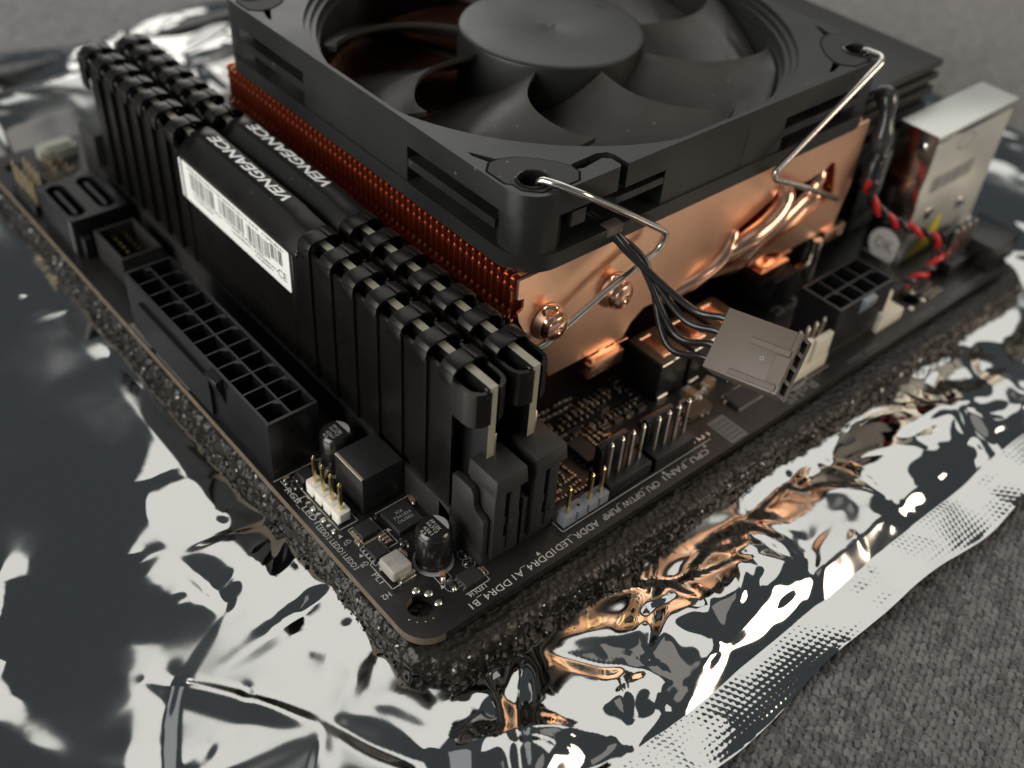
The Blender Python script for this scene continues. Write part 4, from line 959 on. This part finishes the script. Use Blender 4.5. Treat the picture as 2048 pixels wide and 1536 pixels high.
pipe([(104, 50, 9.3), (103, 36, 9.8), (102.8, 28, 11.2), (108.8, 26.6, 15.4), (117, 26.4, 19.6), (121.6, 27.2, 22.4), (122.6, 36, 24), (123, 60, 24)], 1.7)
pipe([(74, 52, 9.3), (75, 36, 10), (75.8, 27.2, 15.0), (80.9, 24.6, 17.4), (87.3, 23.9, 19.4), (91.2, 24.3, 22.4), (93.0, 27, 24.6), (94, 40, 25.2)], 1.6)
for (x, z) in ((44.2, 26.0), (59.6, 25.6)):
    b = MB(M['pipe']); prof = [(2.85, 0), (2.85, 2.0), (2.7, 2.35), (2.3, 2.75), (2.25, 2.9), (1.7, 3.25), (0.7, 3.4), (0.5, 3.2), (0.12, 3.15)]
    b.lathe(0, 0, prof, 36); b.v = [(x+v[0], 24.4-v[2], z+v[1]) for v in b.v]; o = b.build('heat_pipe', ck_, smooth=38)
    c = MB(M['copper']); rim = [(3.5, 0.2), (3.3, 0.5), (3.05, 1.1), (2.95, 1.6)]; c.lathe(0, 0, rim, 36); c.v = [(x+v[0], 24.3-v[2], z+v[1]) for v in c.v]; c.build('fin_collar', o, smooth=50)
    c = MB(M['pipe']); arc = [(x-1.0+2.2*math.cos(a)*0.5, 22.6-0.6*math.sin(a*2), z+2.9+1.5*math.sin(a)) for a in np.linspace(0.0, 3.1, 9)]
    c.tube(arc, [0.3, 0.45, 0.5, 0.5, 0.45, 0.5, 0.5, 0.45, 0.3], 9); c.build('collar_bur', o, smooth=60)
b = MB(M['pipe']); b.box(124.5, 131.5, 23.4, 27.0, 9.6, 12.6); b.build('mounting_lug', ck_, bev=0.25)
b = MB(M['steel']); b.cyl(122, 23.5, 2, 12, 1.2, 16); b.box(110, 122.5, 22.8, 24.2, 6.0, 6.8); b.build('mounting_screw', ck_, bev=0.1)

# ------------------------------------------------------------------ fan
fan = thing('cooling_fan', 'square matt black cooling fan clipped flat on top of the copper cooler', 'fan', (FX, FY, 37.0))
ZB, ZT = 37.0, 51.0
H2 = 46.0
def sq(r_, g=0.0): return rrect(FX-H2-g, FX+H2+g, FY-H2-g, FY+H2+g, r_, 8)
def duct(r_, lim, n_=120):
    out = []
    for i in range(n_):
        a = 2*math.pi*i/n_; rr = min(r_, lim/max(abs(math.cos(a)), abs(math.sin(a)))); out.append((FX+rr*math.cos(a), FY+rr*math.sin(a)))
    return out
fr = MB(M['fan'])
holes4 = [(FX+sx*41.25, FY+sy*41.25) for sx in (-1, 1) for sy in (-1, 1)]
def plate(z0, z1, rd, lim, outline=None, holes=None, rh=2.35):
    v, f = curve_shape([outline or sq(4.2), duct(rd, lim)]+([circ(x, y, rh, 26) for x, y in holes4] if holes is None else holes), z0, z1); fr.add(v, f)
# top flange outline with the cable notch on the front edge
top = []
for (x, y) in sq(5.2): top.append((x, y))
i0 = min(range(len(top)), key=lambda i: (top[i][1] > FY-H2+0.01, top[i][0]))   # first point on the front edge (left end)
fe = [(56.6, FY-H2), (57.1, FY-H2+0.5), (57.1, FY-H2+2.7), (56.0, FY-H2+3.6), (51.6, FY-H2+3.0), (50.2, FY-H2+3.4), (50.0, FY-H2+4.3), (50.8, FY-H2+5.0), (56.2, FY-H2+5.2), (58.0, FY-H2+4.4), (58.4, FY-H2+3.2), (58.4, FY-H2)]
top_n = top[:i0+1]+fe+top[i0+1:] if top[i0][0] < FX and top[(i0+1) % len(top)][0] > FX else None
if top_n is None:
    # orient so that the front edge runs left to right
    for k_ in range(len(top)):
        a, c = top[k_], top[(k_+1) % len(top)]
        if abs(a[1]-(FY-H2)) < 1e-6 and abs(c[1]-(FY-H2)) < 1e-6 and abs(a[0]-c[0]) > 20:
            top_n = top[:k_+1]+(fe if a[0] < c[0] else fe[::-1])+top[k_+1:]; break
TZ = 46.6
tears = []
for (sx, sy) in ((-1, -1), (1, -1), (-1, 1), (1, 1)):
    for sw in (0, 1):
        if (sx, sy, sw) == (-1, -1, 1): continue
        pts_ = [(44.0, 29.0), (44.2, 30.2), (43.3, 33.2), (42.4, 34.6), (41.4, 34.8), (41.6, 33.4)]
        P_ = [(FX+sx*(p[0] if sw == 0 else p[1]), FY+sy*(p[1] if sw == 0 else p[0])) for p in pts_]
        tears.append(P_)
hl = [circ(x, y, 2.35, 26) for x, y in holes4]+tears
v, f = curve_shape([top_n, duct(47.0, 45.2)]+hl, 50.1, 51.0); fr.add(v, f)
v, f = curve_shape([top_n, duct(45.9, 44.9)]+hl, 49.2, 50.12); fr.add(v, f)
v, f = curve_shape([top_n, duct(44.8, 44.6)]+hl, 46.6, 49.22); fr.add(v, f)
plate(37.0, 40.0, 44.2, 44.2, outline=sq(7.0, 0.35))
v, f = curve_shape([circ(FX, FY, 45.85, 120), circ(FX, FY, 44.2, 120)], 40.0, 47.1); fr.add(v, f)
for k_ in range(4):          # solid middle of each side and the thin ribs between
    a = k_*math.pi/2; ca, sa = math.cos(a), math.sin(a)
    def rt(p): return (FX+p[0]*ca-p[1]*sa, FY+p[0]*sa+p[1]*ca)
    arc = [(45.6*math.sin(t), -45.6*math.cos(t)) for t in np.linspace(math.radians(20.2), math.radians(-20.2), 16)]
    fr.prism([rt(p) for p in [(-15.8, -45.98), (15.8, -45.98)]+arc], 40.0, 47.1)
    for sgn in (-1, 1):
        if k_ == 0 and sgn == -1:
            ar = [(45.2*math.sin(t), -45.2*math.cos(t)) for t in np.linspace(math.radians(-21), math.radians(-31), 8)]
            fr.prism([rt(p) for p in [(-15.7, -45.9), (-27.0, -45.9), (-28.4, -44.8), (-28, -43.6), (-26, -44.6)]+[(-16, -43)]], 44.0, 45.3); fr.prism([rt(p) for p in [(-33.5, -45.8), (-36.5, -45.8), (-36.5, -43), (-33.5, -43)]], 43.3, 46.0); continue
        fr.prism([rt((sgn*x, y)) for x, y in [(15.7, -45.9), (38.5, -45.9), (38.5, -44.0), (23, -43.6), (15.7, -42.6)]], 42.7, 44.3)
for (x, y) in holes4:        # corner posts
    sx, sy = (1 if x > FX else -1), (1 if y > FY else -1)
    v, f = curve_shape([[(FX+sx*p[0], FY+sy*p[1]) for p in [(45.5, 39.0), (45.6, 41.6), (45.1, 43.6), (43.6, 45.1), (41.6, 45.6), (39.0, 45.5), (36.9, 44.0), (36.6, 40.0), (40, 36.6), (44.0, 36.9)]], circ(x, y, 2.6, 20)], 40.0, 47.1); fr.add(v, f)
fo = fr.build('frame', fan, bev=0.0, smooth=32)
mdv = fo.modifiers.new('edge', 'BEVEL'); mdv.width = 0.0034; mdv.segments = 2; mdv.limit_method = 'ANGLE'; mdv.angle_limit = math.radians(50)
me = bpy.data.meshes.new_from_object(fo.evaluated_get(bpy.context.evaluated_depsgraph_get())); fo.modifiers.clear(); fo.data = me
me.shade_smooth(); me.set_sharp_from_angle(angle=math.radians(32))
# strut spokes under the hub
st = MB(M['fan']); st.cyl(FX, FY, 37.2, 38.6, 17.5, 40)
for k_ in range(4):
    a = math.radians(20+90*k_); d = Vector((math.cos(a), math.sin(a))); nn = Vector((-d.y, d.x))*1.1; p0 = Vector((FX, FY))+d*16; p1 = Vector((FX, FY))+d*44.6
    st.prism([(p0+nn)[:], (p0-nn)[:], (p1-nn)[:], (p1+nn)[:]], 37.3, 38.8)
st.build('spokes', fan, bev=0.1, seg=1)
# rubber corner pads, outlined by a fine groove
for (x, y) in holes4:
    sx, sy = (1 if x > FX else -1), (1 if y > FY else -1)
    P_ = [(45.2, 39.6), (45.2, 35.4), (43.4, 33.7), (41.4, 33.6), (38.6, 34.8), (36.4, 36.9), (34.8, 39.0), (33.6, 41.4), (33.7, 43.4), (35.4, 45.2), (39.6, 45.2), (40.3, 44.5), (42.2, 44.7), (44.3, 42.5), (44.4, 40.4)]
    pts_ = [(FX+sx*p[0], FY+sy*p[1]) for p in P_]
    cxm = sum(p[0] for p in pts_)/len(pts_); cym = sum(p[1] for p in pts_)/len(pts_)
    g = MB(M['hole']); v, f = curve_shape([[(cxm+(p[0]-cxm)*1.06, cym+(p[1]-cym)*1.06) for p in pts_], circ(x, y, 2.7, 26)], 50.9, 51.02); g.add(v, f)
    go = g.build('pad_groove', fan, smooth=0)
    pd = MB(M['pad']); v, f = curve_shape([pts_, circ(x, y, 2.75, 30)], 50.6, 51.12); pd.add(v, f); pd.build('corner_pad', fan, bev=0.08, seg=1)
    eb = MB(M['capcan']); eb.lathe(x, y, [(2.74, 50.3), (2.74, 51.35), (2.5, 51.5), (2.3, 51.4), (2.2, 50.8), (2.15, 46)], 30); 
    eb.f = [q_ for q_ in eb.f if len(q_) == 4]; eb.m = [0]*len(eb.f); eb.build('hole_grommet', fan, recalc=False)
# hub and nine blades
hb = MB(M['fan']); hb.lathe(FX, FY, [(18.0, 38.9), (18.0, 49.6), (17.85, 50.05), (17.45, 50.32), (16.8, 50.4), (1.3, 50.4), (0.9, 50.3), (0.45, 50.5), (0.1, 50.52)], 90); hbo = hb.build('hub', fan, smooth=30)
t = MB(M['hole']); t.strip([(98.5, 70.5), (97.6, 72.6)], 0.3, 50.42); t.build('hub_mark', hbo, smooth=0, recalc=False)
def blade_mesh():
    b = MB(M['blade']); nr, ns = 26, 30; up = []; lo = []
    for i in range(nr+1):
        tt = i/nr; r_ = 17.4+26.0*tt
        lead = -141+19*tt**1.6+3.0*math.sin(math.pi*tt)*-1.4; trail = -186+18*tt**1.2
        for j in range(ns+1):
            s_ = j/ns
            a = math.radians(lead+(trail-lead)*s_)
            cut = 0.0
            if tt > 0.86: cut = ((tt-0.86)/0.14)**2
            rr = r_-cut*(1.6*max(0, 1-s_*6)+1.4*max(0, 1-(1-s_)*6))
            z = 48.7-9.0*(s_**0.92)-0.7*math.sin(math.pi*s_)+0.5*tt*(1-s_)
            g = 0.0
            if tt > 0.6:
                for (q0, s0, s1) in ((0.70, 0.50, 0.82), (0.78, 0.36, 0.72), (0.87, 0.25, 0.62)):
                    u = (s_-s0)/(s1-s0)
                    if 0 < u < 1: g -= 0.34*math.exp(-((tt-q0-0.10*(u-0.5))/0.022)**2)*math.sin(math.pi*u)
            th = 0.55*(1-0.45*s_)*(0.75+0.25*math.sin(math.pi*min(1, s_*1.5+0.15)))
            up.append((FX+rr*math.cos(a), FY+rr*math.sin(a), z+th+g)); lo.append((FX+rr*math.cos(a), FY+rr*math.sin(a), z-th))
    n_ = (nr+1)*(ns+1); W = ns+1; vs = up+lo; fs = []
    for i in range(nr):
        for j in range(ns):
            a_ = i*W+j; fs.append((a_, a_+1, a_+W+1, a_+W)); fs.append((n_+a_, n_+a_+W, n_+a_+W+1, n_+a_+1))
    for i in range(nr):
        for j in (0, ns): a_ = i*W+j; fs.append((a_, a_+W, n_+a_+W, n_+a_))
    for j in range(ns):
        for i in (0, nr): a_ = i*W+j; fs.append((a_, a_+1, n_+a_+1, n_+a_))
    b.add([(x-FX, y-FY, z-ZB) for x, y, z in vs], fs); return b.mesh('blade', smooth=55)
BM = blade_mesh()
for k_ in range(9): inst(BM, 'blade', fan, (FX, FY, ZB), math.radians(40*k_))
# printed side marks: faint arrow and outline on the front wall
fm_ = MB(M['pad'])
def fq(pts_): fm_.add([(x, FY-H2-0.03, z) for x, z in pts_], [tuple(range(len(pts_)))])
fq([(88.4, 46.6), (89.0, 46.6), (88.7, 43.0), (88.3, 42.0)]); fq([(86.6, 40.2), (88.8, 41.6), (88.2, 40.0)]); fm_.build('side_arrow', fan, smooth=0, recalc=False)
# cable and plug
P0 = Vector((57.0, FY-H2+0.9, 38.6))
A_ = Vector((61.5, 2.8, 34.8)); 
Qc = Vector((62.9, -3.4, 29.0)); 
view = (Vector(CAM_C)-Qc).normalized()
len0 = Vector((5.5, -11.4, -1.0)).normalized(); wid = Vector((-7.2, -3.1, -7.1)).normalized()
ln = (len0*math.cos(math.radians(20))+view*math.sin(math.radians(20))).normalized()
wid = (wid-ln*wid.dot(ln)).normalized(); nrm = ln.cross(wid).normalized()
if nrm.dot(view) < 0: nrm = -nrm
PL, PW, PT = 13.2, 10.5, 5.4
def pl(a, c, d): return tuple(Qc+ln*a+wid*c+nrm*d)
pg = MB(M['plug'], M['plugend'], M['hole'])
def pbox(a0, a1, c0, c1, d0, d1, m=0):
    vs = [pl(a, c, d) for a, c, d in ((a0, c0, d0), (a1, c0, d0), (a1, c1, d0), (a0, c1, d0), (a0, c0, d1), (a1, c0, d1), (a1, c1, d1), (a0, c1, d1))]
    pg.add(vs, [(3, 2, 1, 0), (4, 5, 6, 7), (0, 1, 5, 4), (1, 2, 6, 5), (2, 3, 7, 6), (3, 0, 4, 7)], m)
hl_, hw = PL/2, PW/2
pbox(-hl_, hl_-0.9, -hw, hw, -PT, 0)
pbox(hl_-0.9, hl_, -hw, hw, -0.75, 0, 0); pbox(hl_-0.9, hl_, -hw, hw, -PT, -3.9, 1)
for i in range(5): c = -hw+0.02+i*(PW-0.74)/4; pbox(hl_-0.9, hl_, c, c+0.7, -4.0, -0.7, 1)
pgo = pg.build('plug', fan, bev=0.14); tag(pgo, 'loose grey brown four way plug hanging beside the board')
r_ = MB(M['plug'])
pg = r_
pbox(-1.0, hl_-0.5, -2.0, -1.0, 0, 0.32); pbox(-2.2, hl_-0.5, 3.9, 4.9, 0, 0.28); pbox(hl_-2.6, hl_-0.05, -0.9, 3.7, 0, 0.16); r_.build('guide_rib', pgo, bev=0.1, seg=1)
t = MB(M['inkgrey']); cc = [pl(2.0+0.36*math.cos(a), 0.6+0.36*math.sin(a), 0.02) for a in np.linspace(0, 2*math.pi, 18, endpoint=False)]; c2 = [pl(2.0+0.24*math.cos(a), 0.6+0.24*math.sin(a), 0.02) for a in np.linspace(0, 2*math.pi, 18, endpoint=False)]
t.add(cc+c2, [(i, (i+1) % 18, 18+(i+1) % 18, 18+i) for i in range(18)]); t.build('moulded_mark', pgo, smooth=0, recalc=False)
for i in range(4):
    e = Vector(pl(-hl_-0.2, -3.6+2.4*i, -1.6)); s0 = P0+Vector((0.9*(i % 2)-0.2, 0, -0.7*(i//2)))
    mid1 = s0+Vector((2.2+0.7*i*0.6, -4.2-0.5*i, -3.8-0.9*(i % 2))); mid2 = e-ln*(6.5+0.6*i)+nrm*(0.9-0.5*i)+Vector((0, 0, -0.6+0.5*(i % 2)))
    wv = MB(M['wire']); wv.tube(smoothpath([s0+Vector((-1.5, 4, 1.5)), s0, mid1, mid2, e-ln*1.0, e+ln*0.8], 9), 0.62, 12); wv.build('cable_wire', fan, smooth=60)
g = MB(M['plug'], M['wire']); g.box(55.2, 58.8, FY-H2-0.6, FY-H2+1.6, 38.4, 40.2); g.build('cable_clip', fan, bev=0.3)

# ------------------------------------------------------------------ wire clips
def clip(flip):
    pts_ = [(42.4, 27.6, 44), (42.4, 27.4, 51.9), (43.6, 24.6, 52.0), (47.5, 21.8, 50.0), (56.0, 20.9, 44.4), (67.7, 21.2, 36.0), (66.9, 21.5, 32.9), (56.0, 21.8, 29.2), (41.2, 22.2, 22.8), (38.5, 25.5, 21.2)]
    if flip: pts_ = [(124.9, 27.6, 44), (124.9, 27.4, 51.9), (124.2, 23.0, 52.4), (123.0, 21.9, 51.8), (96.0, 21.4, 37.8), (96.6, 21.4, 36.2), (110, 21.7, 29.4), (122.6, 22.2, 22.2), (127.5, 25.5, 20.4)]
    L = (pts_[1][0], pts_[1][1], 37.0)
    th = thing('wire_clip', 'bent steel wire clip from the right fan corner down the copper plate' if flip else 'bent steel wire clip from the near fan corner past the pipe ends', 'wire clip', L, 'steel wire clips holding the fan')
    b = MB(M['steel']); b.tube(fillet(pts_, 1.4, 7), 0.62, 16); b.build('wire', th, smooth=60)
clip(False); clip(True)

# ------------------------------------------------------------------ cover over the rear ports
cv = thing('heatsink_cover', 'black finned cover over the rear ports behind the fan', 'heatsink cover', (146, 80, 20))
b = MB(M['cover'])
b.box(131.0, 161.3, 28.4, 150, 38.6, 40.2); b.box(131.4, 159.6, 29.4, 150, 20, 38.7)
b.box(131.2, 161.0, 28.2, 150, 36.0, 37.4); b.box(131.2, 160.0, 28.0, 150, 33.0, 34.6); b.box(131.2, 158.5, 27.6, 150, 29.6, 31.4); b.box(131.2, 157.0, 27.4, 150, 25.4, 27.6)
b.build('body', cv, bev=0.3)
b = MB(M['shield']); b.box(146, 172, 30, 148, 0.4, 19.9); b.build('port_block', mb, bev=0.3)
# its small fan lead: shrink sleeve, then a twisted red and black pair
cbl = thing('twisted_cable', 'twisted red and black cable with a glossy shrink sleeve by the metal shield', 'cable', (132.5, 21, 24))
slv = MB(M['sleeve']); slv.tube(smoothpath([(136.5, 27.2, 40.6), (135.2, 24.4, 38.8), (133.9, 22.8, 34), (133.2, 22.0, 29), (132.6, 21.8, 25.4)], 8), [1.5+0.75*math.sin(i*0.23+0.5)**2 for i in range(33)], 16); slv.build('shrink_sleeve', cbl, smooth=60)
slv = MB(M['wire']); slv.tube(smoothpath([(133.2, 21.6, 30), (132.0, 21.4, 27), (131.4, 21.0, 24.5), (131.2, 20.8, 22.4)], 8), [1.4, 1.6, 1.8, 1.7, 1.6, 1.7, 1.9, 1.8]+[1.9]*8+[2.1, 2.2, 2.2, 2.1, 2.0, 1.9, 1.7, 1.4, 1.0], 14); slv.build('dark_sleeve', cbl, smooth=60)
cp = smoothpath([(130.0, 20.6, 25.2), (131.5, 19.6, 20.6), (134.2, 18.0, 17.2), (139.0, 16.4, 13.6), (144.0, 13.6, 11.0), (149.2, 11.6, 8.4), (151.6, 10.0, 5.2), (148.6, 8.8, 3.2), (142.2, 8.2, 2.8), (136.0, 8.9, 2.6), (133.6, 9.2, 2.6)], 14)
for sgn, m_ in ((0, 'red'), (math.pi, 'wire')):
    pts_ = []
    acc = 0
    for i, p in enumerate(cp):
        if i: acc += (cp[i]-cp[i-1]).length
        t_ = (cp[min(i+1, len(cp)-1)]-cp[max(i-1, 0)]).normalized(); n1 = t_.cross(Vector((0, 0, 1))).normalized(); n2 = t_.cross(n1)
        a = acc*2*math.pi/7.6+sgn; pts_.append(p+n1*(0.62*math.cos(a))+n2*(0.62*math.sin(a)))
    wv = MB(M[m_]); wv.tube(pts_, 0.66, 12); wv.build('twisted_wire', cbl, smooth=60)
